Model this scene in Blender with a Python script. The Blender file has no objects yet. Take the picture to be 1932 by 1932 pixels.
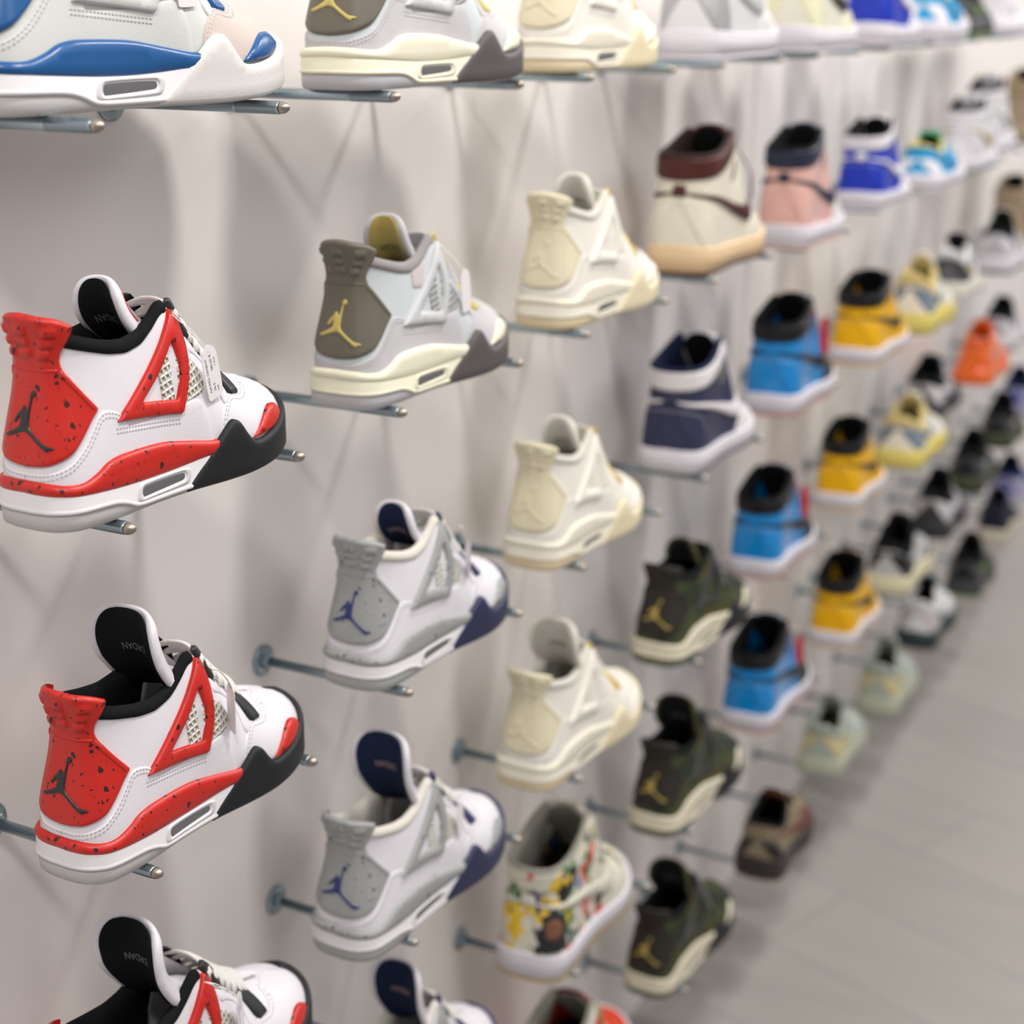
import bpy, math, random
import numpy as np
from mathutils import Vector, Matrix
from mathutils.geometry import delaunay_2d_cdt
random.seed(7)
C = bpy.context.scene
COL = C.collection

# ------------------------------------------------------------------ camera, light, exposure
WALLX = 0.0
CAMX, CAMZ = 0.7475, 1.41
PITCH, YAW = 0.3156, 0.4805
cam_d = bpy.data.cameras.new('camera'); cam = bpy.data.objects.new('camera', cam_d); COL.objects.link(cam)
cam.location = (CAMX, 0, CAMZ)
cam.rotation_euler = (math.pi/2 - PITCH, 0, YAW)
cam_d.sensor_width = 36; cam_d.lens = 55.03
cam_d.clip_start = 0.05
cam_d.dof.use_dof = True; cam_d.dof.focus_distance = 0.98; cam_d.dof.aperture_fstop = 4.6
C.camera = cam
C.view_settings.view_transform = 'Standard'; C.view_settings.look = 'None'
C.view_settings.gamma = 1; C.view_settings.use_curve_mapping = False
C.view_settings.exposure = 0.0
w = bpy.data.worlds.new('world'); C.world = w; w.use_nodes = True
w.node_tree.nodes['Background'].inputs[0].default_value = (1.0, 0.965, 0.95, 1)
w.node_tree.nodes['Background'].inputs[1].default_value = 0.36

def area(name, loc, size, power, col=(1, .96, .92), aim=(0.05, None, 0.7)):
    d = bpy.data.lights.new(name, 'AREA'); d.shape = 'DISK'; d.size = size; d.energy = power; d.color = col
    o = bpy.data.objects.new(name, d); COL.objects.link(o); o.location = loc
    t = Vector((aim[0], loc[1] if aim[1] is None else aim[1], aim[2]))
    o.rotation_euler = (t - Vector(loc)).to_track_quat('-Z', 'Y').to_euler()
    return o
for i, y in enumerate((-0.35, 0.95, 2.25, 3.55, 4.85, 6.2)):
    area('ceiling_spot', (0.85, y, 2.62), 0.26, 17)
for y in (0.2, 2.2, 4.4):  # unseen fill discs, added to brighten the wall softly from the front
    area('front_fill', (2.3, y, 2.7), 1.2, 9, (1, .975, .98), (0.0, y+.2, 0.8))

# ------------------------------------------------------------------ materials
MATS = {}
def nt(m): return m.node_tree.nodes, m.node_tree.links
def mat(name, col, rough=.5, metal=0, kind=None, **k):
    if name in MATS: return MATS[name]
    m = bpy.data.materials.new(name); m.use_nodes = True; N, L = nt(m)
    b = N['Principled BSDF']; b.inputs['Base Color'].default_value = (*col, 1)
    b.inputs['Roughness'].default_value = rough; b.inputs['Metallic'].default_value = metal
    tc = N.new('ShaderNodeTexCoord')
    def bump(src, strength, dist):
        bp = N.new('ShaderNodeBump'); bp.inputs['Strength'].default_value = strength; bp.inputs['Distance'].default_value = dist
        L.new(src, bp.inputs['Height']); L.new(bp.outputs[0], b.inputs['Normal'])
    def noise(scale, det=3, rough_=.5):
        n = N.new('ShaderNodeTexNoise'); n.inputs['Scale'].default_value = scale; n.inputs['Detail'].default_value = det
        n.inputs['Roughness'].default_value = rough_
        L.new(tc.outputs['Object'], n.inputs['Vector']); return n
    def mixc(f, c1, c2):
        x = N.new('ShaderNodeMix'); x.data_type = 'RGBA'; L.new(f, x.inputs[0])
        for i, c in ((6, c1), (7, c2)):
            if isinstance(c, tuple): x.inputs[i].default_value = (*c, 1)
            else: L.new(c, x.inputs[i])
        return x.outputs[2]
    def math_(op, a, v=None, c=None):
        x = N.new('ShaderNodeMath'); x.operation = op
        if isinstance(a, (int, float)): x.inputs[0].default_value = a
        else: L.new(a, x.inputs[0])
        if v is not None:
            if isinstance(v, (int, float)): x.inputs[1].default_value = v
            else: L.new(v, x.inputs[1])
        if c is not None: x.inputs[2].default_value = c
        return x.outputs[0]
    if kind == 'leather':
        n = noise(420, 4); bump(n.outputs[0], .25, .0006)
    elif kind == 'suede':
        n = noise(900, 4); bump(n.outputs[0], .5, .0005)
        n2 = noise(26, 3); L.new(mixc(n2.outputs[0], tuple(c*.9 for c in col), tuple(min(1, c*1.08) for c in col)), b.inputs['Base Color'])
        b.inputs['Sheen Weight'].default_value = .3
    elif kind == 'fabric':
        v = N.new('ShaderNodeTexVoronoi'); v.inputs['Scale'].default_value = 900; L.new(tc.outputs['Object'], v.inputs['Vector'])
        bump(v.outputs[0], .5, .0006); b.inputs['Sheen Weight'].default_value = .2 if k.get('sheen', 1) else 0
    elif kind == 'speckle':
        tot = None
        for sc, th in ((260, .17), (120, .15)):
            v = N.new('ShaderNodeTexVoronoi'); v.inputs['Scale'].default_value = sc
            nn = noise(sc*1.7, 2); ad = N.new('ShaderNodeVectorMath'); ad.operation = 'MULTIPLY_ADD'
            L.new(nn.outputs['Color'], ad.inputs[0]); ad.inputs[1].default_value = (.006,)*3; L.new(tc.outputs['Object'], ad.inputs[2])
            L.new(ad.outputs[0], v.inputs['Vector'])
            sp = N.new('ShaderNodeSeparateColor'); L.new(v.outputs['Color'], sp.inputs[0])
            r = math_('MULTIPLY', math_('POWER', sp.outputs[0], 3.0), th*k.get('amount', 1)*2.2)
            t = math_('LESS_THAN', v.outputs['Distance'], r)
            tot = t if tot is None else math_('MAXIMUM', tot, t)
        L.new(mixc(tot, col, k.get('spot', (.03, .01, .01))), b.inputs['Base Color'])
        n = noise(500, 2); bump(n.outputs[0], .1, .0004)
    elif kind == 'net':
        s = N.new('ShaderNodeSeparateXYZ'); L.new(tc.outputs['Object'], s.inputs[0])
        f = 2*math.pi/.0050
        a = math_('MULTIPLY_ADD', s.outputs[2], f); 
        a1 = math_('SINE', math_('ADD', math_('MULTIPLY', s.outputs[0], f*.97), math_('MULTIPLY', s.outputs[2], f*.25)))
        a2 = math_('SINE', math_('SUBTRACT', math_('MULTIPLY', s.outputs[2], f*.97), math_('MULTIPLY', s.outputs[0], f*.25)))
        h = math_('MAXIMUM', a1, a2)
        hole = math_('LESS_THAN', h, .15)
        L.new(mixc(hole, col, tuple(c*.62 for c in col)), b.inputs['Base Color'])
        bump(h, .9, .0012)
    elif kind == 'camo':
        n = noise(16, 2); cr = N.new('ShaderNodeValToRGB'); cr.color_ramp.interpolation = 'LINEAR'
        e = cr.color_ramp.elements; e[0].position = .40; e[0].color = (.020, .028, .014, 1); e[1].position = .46; e[1].color = (*col, 1)
        x = e.new(.55); x.color = (*col, 1); x = e.new(.60); x.color = (.085, .075, .018, 1)
        L.new(n.outputs[0], cr.inputs[0]); L.new(cr.outputs[0], b.inputs['Base Color'])
    elif kind == 'graffiti':
        # scattered printed cartoon-like blotches in primary colours on off white
        base = None
        out = None
        for sc, off, cc, lo in ((17, 0, (.55, .03, .03), .585), (19, 7, (.02, .16, .05), .585), (16, 13, (.75, .50, .03), .59), (18, 21, (.03, .07, .35), .61), (24, 33, (.012, .012, .014), .565)):
            mp = N.new('ShaderNodeMapping'); mp.inputs['Location'].default_value = (off, off*.37, -off*.7)
            L.new(tc.outputs['Object'], mp.inputs[0])
            n = N.new('ShaderNodeTexNoise'); n.inputs['Scale'].default_value = sc; n.inputs['Detail'].default_value = 3
            n.inputs['Roughness'].default_value = .65
            L.new(mp.outputs[0], n.inputs['Vector'])
            t = math_('GREATER_THAN', n.outputs[0], lo)
            out = mixc(t, col if out is None else out, cc)
        L.new(out, b.inputs['Base Color'])
    elif kind == 'wall':
        n = noise(7, 4); L.new(mixc(n.outputs[0], tuple(c*.97 for c in col), col), b.inputs['Base Color'])
        n = noise(380, 3); bump(n.outputs[0], .12, .0008)
    elif kind == 'floor':
        mp = N.new('ShaderNodeMapping'); mp.inputs['Rotation'].default_value = (0, 0, .35); L.new(tc.outputs['Object'], mp.inputs[0])
        br = N.new('ShaderNodeTexBrick'); br.inputs['Scale'].default_value = 1.0
        br.inputs['Brick Width'].default_value = 1.2; br.inputs['Row Height'].default_value = .2; br.inputs['Mortar Size'].default_value = .003
        br.inputs['Color1'].default_value = (*[c*1.04 for c in col], 1); br.inputs['Color2'].default_value = (*[c*.9 for c in col], 1)
        br.inputs['Mortar'].default_value = (*[c*.6 for c in col], 1); L.new(mp.outputs[0], br.inputs['Vector'])
        mp2 = N.new('ShaderNodeMapping'); mp2.inputs['Scale'].default_value = (2, 14, 1); mp2.inputs['Rotation'].default_value = (0, 0, .35)
        L.new(tc.outputs['Object'], mp2.inputs[0])
        n = N.new('ShaderNodeTexNoise'); n.inputs['Scale'].default_value = 1.6; n.inputs['Detail'].default_value = 5; L.new(mp2.outputs[0], n.inputs['Vector'])
        g = mixc(n.outputs[0], tuple(c*.78 for c in col), tuple(c*1.12 for c in col))
        x = N.new('ShaderNodeMix'); x.data_type = 'RGBA'; x.blend_type = 'MIX'; x.inputs[0].default_value = .55
        L.new(br.outputs[0], x.inputs[6]); L.new(g, x.inputs[7]); L.new(x.outputs[2], b.inputs['Base Color'])
    elif kind == 'steel':
        n = noise(60, 2); L.new(mixc(n.outputs[0], tuple(c*.85 for c in col), col), b.inputs['Base Color'])
    b.inputs['Specular IOR Level'].default_value = .15 if kind == 'fabric' else (.3 if kind in ('leather', 'suede', 'camo') else .45)
    if 'coat' in k: b.inputs['Coat Weight'].default_value = k['coat']
    if 'sss' in k: b.inputs['Subsurface Weight'].default_value = k['sss']; b.inputs['Subsurface Radius'].default_value = (.004, .003, .003); b.inputs['Subsurface Scale'].default_value = .5
    MATS[name] = m
    return m
def M(name, *a, **k): return mat(name, *a, **k)

# ------------------------------------------------------------------ generic helpers
def new_mesh(name, verts, faces, smooth=True, scale=.001):
    me = bpy.data.meshes.new(name)
    me.from_pydata([tuple(c*scale for c in v) for v in verts], [], faces)
    me.update()
    if smooth: me.polygons.foreach_set('use_smooth', [True]*len(me.polygons))
    me.materials.append(None)
    return me
def add(name, me, m, parent=None, mx=None):
    o = bpy.data.objects.new(name, me); COL.objects.link(o)
    if parent: o.parent = parent
    if mx is not None: o.matrix_local = mx
    if m is not None:
        o.material_slots[0].link = 'OBJECT'; o.material_slots[0].material = m
    return o
def tag(o, label, cat, group=None, kind=None):
    o['label'] = label
    if cat: o['category'] = cat
    if group: o['group'] = group
    if kind: o['kind'] = kind

def cr(pts, n=12, closed=False):
    """catmull-rom; a point with a third truthy item is a corner."""
    P = [np.array(p[:2], float) for p in pts]; K = [len(p) > 2 and bool(p[2]) for p in pts]
    m = len(P); out = []
    rng = range(m) if closed else range(m-1)
    for i in rng:
        p1, p2 = P[i], P[(i+1) % m]
        p0 = P[i-1] if (closed or i > 0) else p1; p3 = P[(i+2) % m] if (closed or i+2 < m) else p2
        t1 = (p2-p1) if K[i] else (p2-p0)*.5
        t2 = (p2-p1) if K[(i+1) % m] else (p3-p1)*.5
        d = np.linalg.norm(p2-p1); 
        for a in (t1, t2):
            l = np.linalg.norm(a)
            if l > d*1.2: a *= d*1.2/l
        for k in range(n):
            t = k/n; out.append((2*t**3-3*t**2+1)*p1+(t**3-2*t**2+t)*t1+(-2*t**3+3*t**2)*p2+(t**3-t**2)*t2)
    if not closed: out.append(P[-1])
    return np.array(out)
def resample(P, step, closed=True):
    Q = np.vstack([P, P[:1]]) if closed else P
    d = np.r_[0, np.cumsum(np.linalg.norm(np.diff(Q, axis=0), axis=1))]
    n = max(6, int(round(d[-1]/step))); t = np.linspace(0, d[-1], n+1)
    if closed: t = t[:-1]
    return np.stack([np.interp(t, d, Q[:, i]) for i in range(Q.shape[1])], 1)
def seg_dist(pts, poly):
    A = poly; B = np.roll(poly, -1, 0); AB = B-A
    d = pts[:, None, :]-A[None]; t = np.clip((d*AB[None]).sum(2)/np.maximum((AB**2).sum(1), 1e-9)[None], 0, 1)
    return np.sqrt(((d-t[..., None]*AB[None])**2).sum(2)).min(1)
def inside(pts, poly):
    x, y = pts[:, 0][:, None], pts[:, 1][:, None]; A = poly; B = np.roll(poly, -1, 0)
    c = ((A[:, 1] > y) != (B[:, 1] > y)) & (x < (B[:, 0]-A[:, 0])*(y-A[:, 1])/np.where(B[:, 1] == A[:, 1], 1e-9, B[:, 1]-A[:, 1])+A[:, 0])
    return c.sum(1) % 2 == 1
def poly_mesh2d(loops, r, step, grid):
    """loops[0] outer, rest holes. -> verts2d, tris, dist-to-boundary"""
    loops = [resample(l, step) for l in loops]
    V = []; Eg = []
    for l in loops:
        b = len(V); n = len(l); V += list(l); Eg += [(b+i, b+(i+1) % n) for i in range(n)]
    def D(p): return np.min([seg_dist(p, l) for l in loops], 0)
    def INS(p):
        m = inside(p, loops[0])
        for h in loops[1:]: m &= ~inside(p, h)
        return m
    extra = []
    for l in loops:
        t = np.roll(l, -1, 0)-np.roll(l, 1, 0); t /= np.maximum(np.linalg.norm(t, axis=1), 1e-9)[:, None]
        for s in (1, -1):
            for rr in (r*.3, r):
                q = l+s*rr*np.stack([-t[:, 1], t[:, 0]], 1)
                k = INS(q) & (D(q) > rr*.93); extra.append(q[k])
    mn, mx = loops[0].min(0), loops[0].max(0)
    gx, gy = np.meshgrid(np.arange(mn[0], mx[0], grid), np.arange(mn[1], mx[1], grid)); g = np.stack([gx.ravel(), gy.ravel()], 1)
    if len(g):
        k = INS(g); g = g[k]
        if len(g): g = g[D(g) > r+grid*.4]
    allp = V+[p for e in extra for p in e]+list(g)
    res = delaunay_2d_cdt([Vector((float(p[0]), float(p[1]))) for p in allp], Eg, [], 0, 1e-4)
    v2 = np.array([(p.x, p.y) for p in res[0]]); T = [tuple(f) for f in res[2]]
    cen = np.array([v2[list(f)].mean(0) for f in T]); ok = INS(cen)
    out = []
    for f, k in zip(T, ok):
        if not k: continue
        a, b, c = v2[f[0]], v2[f[1]], v2[f[2]]
        ar = (b[0]-a[0])*(c[1]-a[1])-(b[1]-a[1])*(c[0]-a[0])
        if abs(ar) < 1e-6: continue
        out.append(f if ar > 0 else f[::-1])
    return v2, out, D(v2)

class Surf:
    """unrolled shoe surface: s = arc length from heel centre (positive = right side), z = height, in mm"""
    def __init__(s_, outline, Tab, zj=18, lean=None, spring=14, k1=.40, k2=.35, bend=6, L=300, spring0=.6):
        o = cr(outline, 16); s_.L = L; s_.springv = spring; s_.bend = bend; s_.spring0 = spring0
        d = np.r_[0, np.cumsum(np.linalg.norm(np.diff(o, axis=0), axis=1))]; s_.S = S = d[-1]
        n = s_.ns = 361; s_.sg = np.linspace(0, S, n)
        bx = np.interp(s_.sg, d, o[:, 0]); by = np.interp(s_.sg, d, o[:, 1]); s_.bx = bx
        tx = np.gradient(bx); ty = np.gradient(by); l = np.hypot(tx, ty); tx /= l; ty /= l
        tx[0], ty[0] = 0, 1; tx[-1], ty[-1] = 0, -1
        nx, ny = -ty, tx        # outward, in (x, half-width) plane
        Tab = [(S if r[0] == 'S' else (np.interp(r[0][0], bx, s_.sg) if isinstance(r[0], tuple) else r[0]),)+tuple(r[1:]) for r in Tab]
        ts = np.array([r[0] for r in Tab], float)
        f = lambda i: np.interp(s_.sg, ts, np.array([r[i] for r in Tab], float))
        def sm(a, k=9):
            ap = np.r_[np.full(k, a[0]), a, np.full(k, a[-1])]; w_ = np.hanning(2*k+1)[0:]; w_ /= w_.sum(); return np.convolve(ap, w_, 'valid')
        Tx, Ty, Tz, ph = sm(f(1)), np.maximum(sm(f(2)), 0), sm(f(3)), np.radians(sm(f(4)))
        Tx[0] = Tab[0][1]; Ty[Ty < .4] = 0
        Ty[0] = 0
        s_.zt = Tz
        ln = np.zeros(n) if lean is None else np.interp(s_.sg, [q[0] for q in lean], [q[1] for q in lean])
        nv = 50; v = np.linspace(0, 1, nv)[:, None]
        B = np.stack([bx, by, np.full(n, float(zj))], 1); T = np.stack([Tx, Ty, Tz], 1)
        dist = np.linalg.norm(T-B, axis=1)
        up = np.array([0, 0, 1.]); N3 = np.stack([nx, ny, 0*nx], 1)
        t0 = up[None]+N3*ln[:, None]
        t1 = np.cos(ph)[:, None]*up[None]-np.sin(ph)[:, None]*N3
        P1 = B+t0*(dist*k1)[:, None]; P2 = T-t1*(dist*k2)[:, None]
        nq = s_.nq = 90; qg = np.linspace(0, 1, nq); tab = np.zeros((n, nq, 3))
        for i in range(n):
            c = (1-v)**3*B[i]+3*(1-v)**2*v*P1[i]+3*(1-v)*v**2*P2[i]+v**3*T[i]
            c = np.vstack([[bx[i], by[i], 0], c])
            z = np.maximum.accumulate(c[:, 2]+np.arange(len(c))*1e-4)
            zz = qg*z[-1]
            tab[i, :, 0] = np.interp(zz, z, c[:, 0]); tab[i, :, 1] = np.maximum(np.interp(zz, z, c[:, 1]), 0); tab[i, :, 2] = zz
        tab[0, :, 1] = 0; tab[-1, :, 1] = 0
        s_.tab = tab
        # mirrored extension for clean normals
        e = 4
        ext = np.concatenate([tab[e:0:-1]*[1, -1, 1], tab, tab[-2:-2-e:-1]*[1, -1, 1]], 0)
        ds = (ext[2:]-ext[:-2])[e-1:-(e-1)]; dq = np.gradient(tab, axis=1)
        nn = np.cross(dq, ds); nn /= np.maximum(np.linalg.norm(nn, axis=2), 1e-9)[..., None]
        # outward check
        c = nn[n//3, 20]; 
        if c[1] < 0: nn = -nn
        nn[0, :, 1] = 0; nn[-1, :, 1] = 0
        s_.nrm = nn
    def sx(s_, x): return float(np.interp(x, s_.bx, s_.sg))
    def ztop(s_, s): return float(np.interp(min(abs(s), 2*s_.S-abs(s)), s_.sg, s_.zt))
    def ev(s_, s, z, off=0.):
        s = np.atleast_1d(np.asarray(s, float)); z = np.broadcast_to(np.asarray(z, float), s.shape); off = np.broadcast_to(np.asarray(off, float), s.shape)
        sg = np.where(s < 0, -1., 1.); a = np.abs(s); ov = a > s_.S; a = np.where(ov, 2*s_.S-a, a); sg = np.where(ov, -sg, sg)
        fi = np.clip(a/s_.S*(s_.ns-1), 0, s_.ns-1.0001); i = fi.astype(int); u = (fi-i)[:, None]
        zt = np.interp(a, s_.sg, s_.zt); q = z/zt*(s_.nq-1)
        qc = np.clip(q, 0, s_.nq-1.0001); j = qc.astype(int); w_ = (qc-j)[:, None]
        def bl(Tb): return (Tb[i, j]*(1-w_)+Tb[i, j+1]*w_)*(1-u)+(Tb[i+1, j]*(1-w_)+Tb[i+1, j+1]*w_)*u
        p = bl(s_.tab); n = bl(s_.nrm)
        ex = q-qc; m = np.abs(ex) > 1e-3
        if m.any():
            k = s_.nq-1
            dT = (s_.tab[i, k]-s_.tab[i, k-4])/4*(1-u)+(s_.tab[i+1, k]-s_.tab[i+1, k-4])/4*u
            p = p+np.where(m, ex, 0)[:, None]*dT
        p = p+n*off[:, None]
        p[:, 1] *= -sg            # right side is local -y
        return s_.deform(p)
    def deform(s_, p):
        L = s_.L; t = np.clip((p[:, 0]/L-s_.spring0)/(1-s_.spring0), 0, 1.2)
        p = p.copy(); p[:, 2] += s_.springv*t*t; p[:, 1] += s_.bend*np.clip((p[:, 0]/L-.5)/.5, 0, 1.2)**2
        return p

def surf_grid(S, svals, rows, closed=False, cap_bottom=False):
    V = []; F = []
    R = len(rows); n = len(svals)
    for row in rows:
        z = np.array([row(s)[0] for s in svals]); o = np.array([row(s)[1] for s in svals]); V += list(S.ev(svals, z, o))
    for j in range(R-1):
        for i in range(n if closed else n-1):
            k = (i+1) % n; F.append((j*n+i, j*n+k, (j+1)*n+k, (j+1)*n+i))
    if cap_bottom:
        h = n//2
        b = len(V)
        # strip across from the right side to the left (svals symmetric about the heel)
        for i in range(h):
            a1, a2 = (h+i) % n, (h+i+1) % n; b1, b2 = (h-i) % n, (h-i-1) % n
            f = [a1, b1, b2, a2]
            f = list(dict.fromkeys(f))
            if len(f) >= 3: F.append(tuple(f))
    return V, F
def lin(*pts):
    xs = [p[0] for p in pts]; ys = [p[1] for p in pts]
    return lambda s: float(np.interp(abs(s), xs, ys))
def smo(*pts):
    c = cr([(p[0], p[1]) for p in pts], 10); xs, ys = c[:, 0], c[:, 1]
    return lambda s: float(np.interp(abs(s), xs, ys))
def fullloop(S, step=3.2):
    n = int(2*S.S/step); n += n % 2
    return np.linspace(-S.S, S.S, n, endpoint=False)

class Model:
    """collects (name, mesh, material key, children)"""
    def __init__(s, surf): s.S = surf; s.parts = []
    def put(s, name, verts, faces, key, parent=None, smooth=True, label=None):
        me = new_mesh(name, verts, faces, smooth); s.parts.append([name, me, key, parent, label]); return len(s.parts)-1
    def panel(s, name, loops, key, t=1.4, r=1.6, base=0., step=2.6, grid=5, edge=-.3, back=None, parent=None, n=8, bump=None, label=None):
        lo = [l if isinstance(l, np.ndarray) else cr(l, n, True) for l in loops]
        v2, T, d = poly_mesh2d(lo, r, step, grid)
        k = np.clip(d/r, 0, 1); prof = np.sqrt(1-(1-k)**2)
        off = base+edge+(t-edge)*prof
        if bump is not None: off = off+bump(v2)*np.clip(d/r, 0, 1)
        V = list(s.S.ev(v2[:, 0], v2[:, 1], off)); F = list(T)
        if back is not None:
            n0 = len(V); V += list(s.S.ev(v2[:, 0], v2[:, 1], np.full(len(v2), base+back)))
            F += [tuple(n0+i for i in f[::-1]) for f in T]
            cnt = {}
            for f in T:
                for i in range(3): cnt[(f[i], f[(i+1) % 3])] = 1
            for (a, b) in list(cnt):
                if (b, a) not in cnt: F.append((b, a, n0+a, n0+b))
        return s.put(name, V, F, key, parent, label=label)
    def grid(s, name, svals, rows, key, closed=False, cap=False, parent=None, label=None):
        V, F = surf_grid(s.S, svals, rows, closed, cap); return s.put(name, V, F, key, parent, label=label)
    def stitches(s, groups, key='stitch', base=1.5, dash=2.2, gap=1.3, w_=.45):
      for paths in groups:
        V = []; F = []
        for P in paths:
            P = resample(np.array(P, float) if not isinstance(P, np.ndarray) else P, dash+gap, False)
            for a, b in zip(P[:-1], P[1:]):
                b = a+(b-a)*dash/(dash+gap); t = (b-a)/max(np.linalg.norm(b-a), 1e-6); nn = np.array([-t[1], t[0]])*w_
                q = np.array([a-nn, b-nn, b+nn, a+nn]); m = (a+b)/2
                o = s.S.ev(np.r_[q[:, 0], (q[:, 0]+m[0])/2], np.r_[q[:, 1], (q[:, 1]+m[1])/2], np.r_[[base]*4, [base+.35]*4])
                k = len(V); V += list(o)
                F += [(k+4, k+5, k+6, k+7)]+[(k+i, k+(i+1) % 4, k+4+(i+1) % 4, k+4+i) for i in range(4)]
        s.put('stitching', V, F, key)


def sweep(path, prof, ups=None, closed=False, cap=True):
    """path Nx3, prof list of (a,b): a along side, b along up"""
    P = np.array(path, float); n = len(P)
    t = np.gradient(P, axis=0); t /= np.maximum(np.linalg.norm(t, axis=1), 1e-9)[:, None]
    if ups is None: ups = np.tile([0, 0, 1.], (n, 1))
    ups = np.array(ups, float)
    if ups.ndim == 1: ups = np.tile(ups, (n, 1))
    V = []; F = []; m = len(prof)
    for i in range(n):
        sd = np.cross(t[i], ups[i]); l = np.linalg.norm(sd); sd = sd/l if l > 1e-6 else np.array([0, 1., 0]); u = np.cross(sd, t[i])
        for a, b in prof: V.append(P[i]+sd*a+u*b)
    for i in range(n-1):
        for j in range(m): F.append((i*m+j, i*m+(j+1) % m, (i+1)*m+(j+1) % m, (i+1)*m+j))
    if cap: F.append(tuple(range(m))[::-1]); F.append(tuple((n-1)*m+j for j in range(m)))
    return V, F
def circ(r, n=8, ry=None): return [(r*math.cos(2*math.pi*i/n), (ry or r)*math.sin(2*math.pi*i/n)) for i in range(n)]

def text_tris(txt, size):
    cu = bpy.data.curves.new('t', 'FONT'); cu.body = txt; cu.size = size; cu.align_x = 'CENTER'; cu.align_y = 'CENTER'; cu.resolution_u = 3
    o = bpy.data.objects.new('t', cu); COL.objects.link(o); bpy.context.view_layer.update()
    me = bpy.data.meshes.new_from_object(o.evaluated_get(bpy.context.evaluated_depsgraph_get()))
    V = np.array([v.co[:2] for v in me.vertices]); F = [tuple(p.vertices) for p in me.polygons]
    bpy.data.objects.remove(o); bpy.data.curves.remove(cu); bpy.data.meshes.remove(me)
    return V, F

def tongue(md, path, widths, R, thick, name='tongue', text=None, patch=True, lin_inset=4, k_t='tongue', k_l='tongue_lining', textsize=9, text_at=.86, badge=False):
    P = cr(path, 14); n = len(P); m = 17
    t = np.gradient(P, axis=0); t /= np.linalg.norm(t, axis=1)[:, None]
    nb = np.stack([-t[:, 1], t[:, 0]], 1)      # candidate normal
    nb *= np.sign(-nb[:, 0:1]+1e-9) * 1.0      # towards heel (negative x)
    nb = np.where(nb[:, 0:1] > 0, -nb, nb)
    d = np.r_[0, np.cumsum(np.linalg.norm(np.diff(P, axis=0), axis=1))]; u = d/d[-1]
    W = np.interp(u, [a for a, b in widths], [b for a, b in widths])
    cap = d[-1]-d; rr = 26.
    W = np.where(cap < rr, W-rr+np.sqrt(np.maximum(rr*rr-(rr-cap)**2, 0)), W); W = np.maximum(W, 2)
    def pt(i, y, off):   # off > 0 = towards front/outside
        Rr = R[0]+(R[1]-R[0])*u[i] if isinstance(R, tuple) else R
        th = y/Rr; back = Rr*(1-math.cos(th)); yy = Rr*math.sin(th)
        q = P[i]+nb[i]*(back-off*math.cos(th)); return (q[0], -(yy+off*math.sin(th)), q[1])
    def sheet(ins, o_front, o_back, i0=0, ext=0):
        V = []; F = []
        ii = list(range(i0, n))
        for o in (o_front, o_back):
            for i in ii:
                wv = max(W[i]-ins, 1.)
                for j in range(m):
                    f = -1+2*j/(m-1); e = abs(f)
                    edge = math.sqrt(max(0, 1-max(0, (e-.72)/.28)**2)) ; mid = (o_front+o_back)/2
                    tipk = min(1, math.sqrt(max(0, (cap[i]+.6-ins*.0)/9))) 
                    V.append(pt(i, f*wv, mid+(o-mid)*(.25+.75*edge)*tipk))
        R_ = len(ii)
        for a in range(R_-1):
            for j in range(m-1):
                q = (a*m+j, a*m+j+1, (a+1)*m+j+1, (a+1)*m+j); F.append(q[::-1]); k = R_*m; F.append(tuple(x+k for x in q))
        k = R_*m
        for a in range(R_-1):
            for j in (0, m-1):
                q = (a*m+j, (a+1)*m+j, (a+1)*m+j+k, a*m+j+k); F.append(q if j else q[::-1])
        q0 = (R_-1)*m
        for j in range(m-1): F.append((q0+j, q0+j+1, q0+j+1+k, q0+j+k)[::-1])
        for j in range(m-1): F.append((j, j+1, j+1+k, j+k))
        return V, F
    V, F = sheet(0, thick/2, -thick/2); V = list(md.S.deform(np.array(V)))
    ti = md.put(name, V, F, k_t)
    V, F = sheet(lin_inset, -thick/2+1.2, -thick/2-2.2, int(n*.12)); V = list(md.S.deform(np.array(V)))
    li = md.put('tongue_lining', V, F, k_l, ti)
    def place(v2, cu, off, flip):
        out = []
        for x, y in v2:
            uu = cu+y/d[-1]; fi = min(max(uu, 0), .999)*(n-1)
            ui = np.interp(uu, u, np.arange(n)); i = int(min(ui, n-2)); f = ui-i
            a = np.array(pt(i, x*flip, off)); b = np.array(pt(i+1, x*flip, off)); out.append(a+(b-a)*f)
        return list(md.S.deform(np.array(out)))
    if text:
        tv, tf = text_tris(text, textsize)
        tv = -tv       # rotated by 180 degrees
        # seen from behind (heel side): +x of text towards shoe right
        md.put('tongue_print', place(tv, text_at, -thick/2-3.0, 1), tf, 'print', li, False)
    if patch:
        g = [(x, y) for y in np.linspace(-14, 14, 7) for x in np.linspace(-17, 17, 9)]
        f = [(r*9+c, r*9+c+1, (r+1)*9+c+1, (r+1)*9+c) for r in range(6) for c in range(8)]
        v = place(g, .84, thick/2+1.0, 1)+place(g, .84, thick/2-.5, 1); f = [q[::-1] for q in f]
        ring = [c for c in range(9)]+[r*9+8 for r in range(1, 7)]+[54+c for c in range(7, -1, -1)]+[r*9 for r in range(5, 0, -1)]
        f += [(ring[i], ring[(i+1) % len(ring)], ring[(i+1) % len(ring)]+63, ring[i]+63) for i in range(len(ring))]
        md.put('tongue_patch', v, f, 'patch', ti)
    return ti

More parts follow.
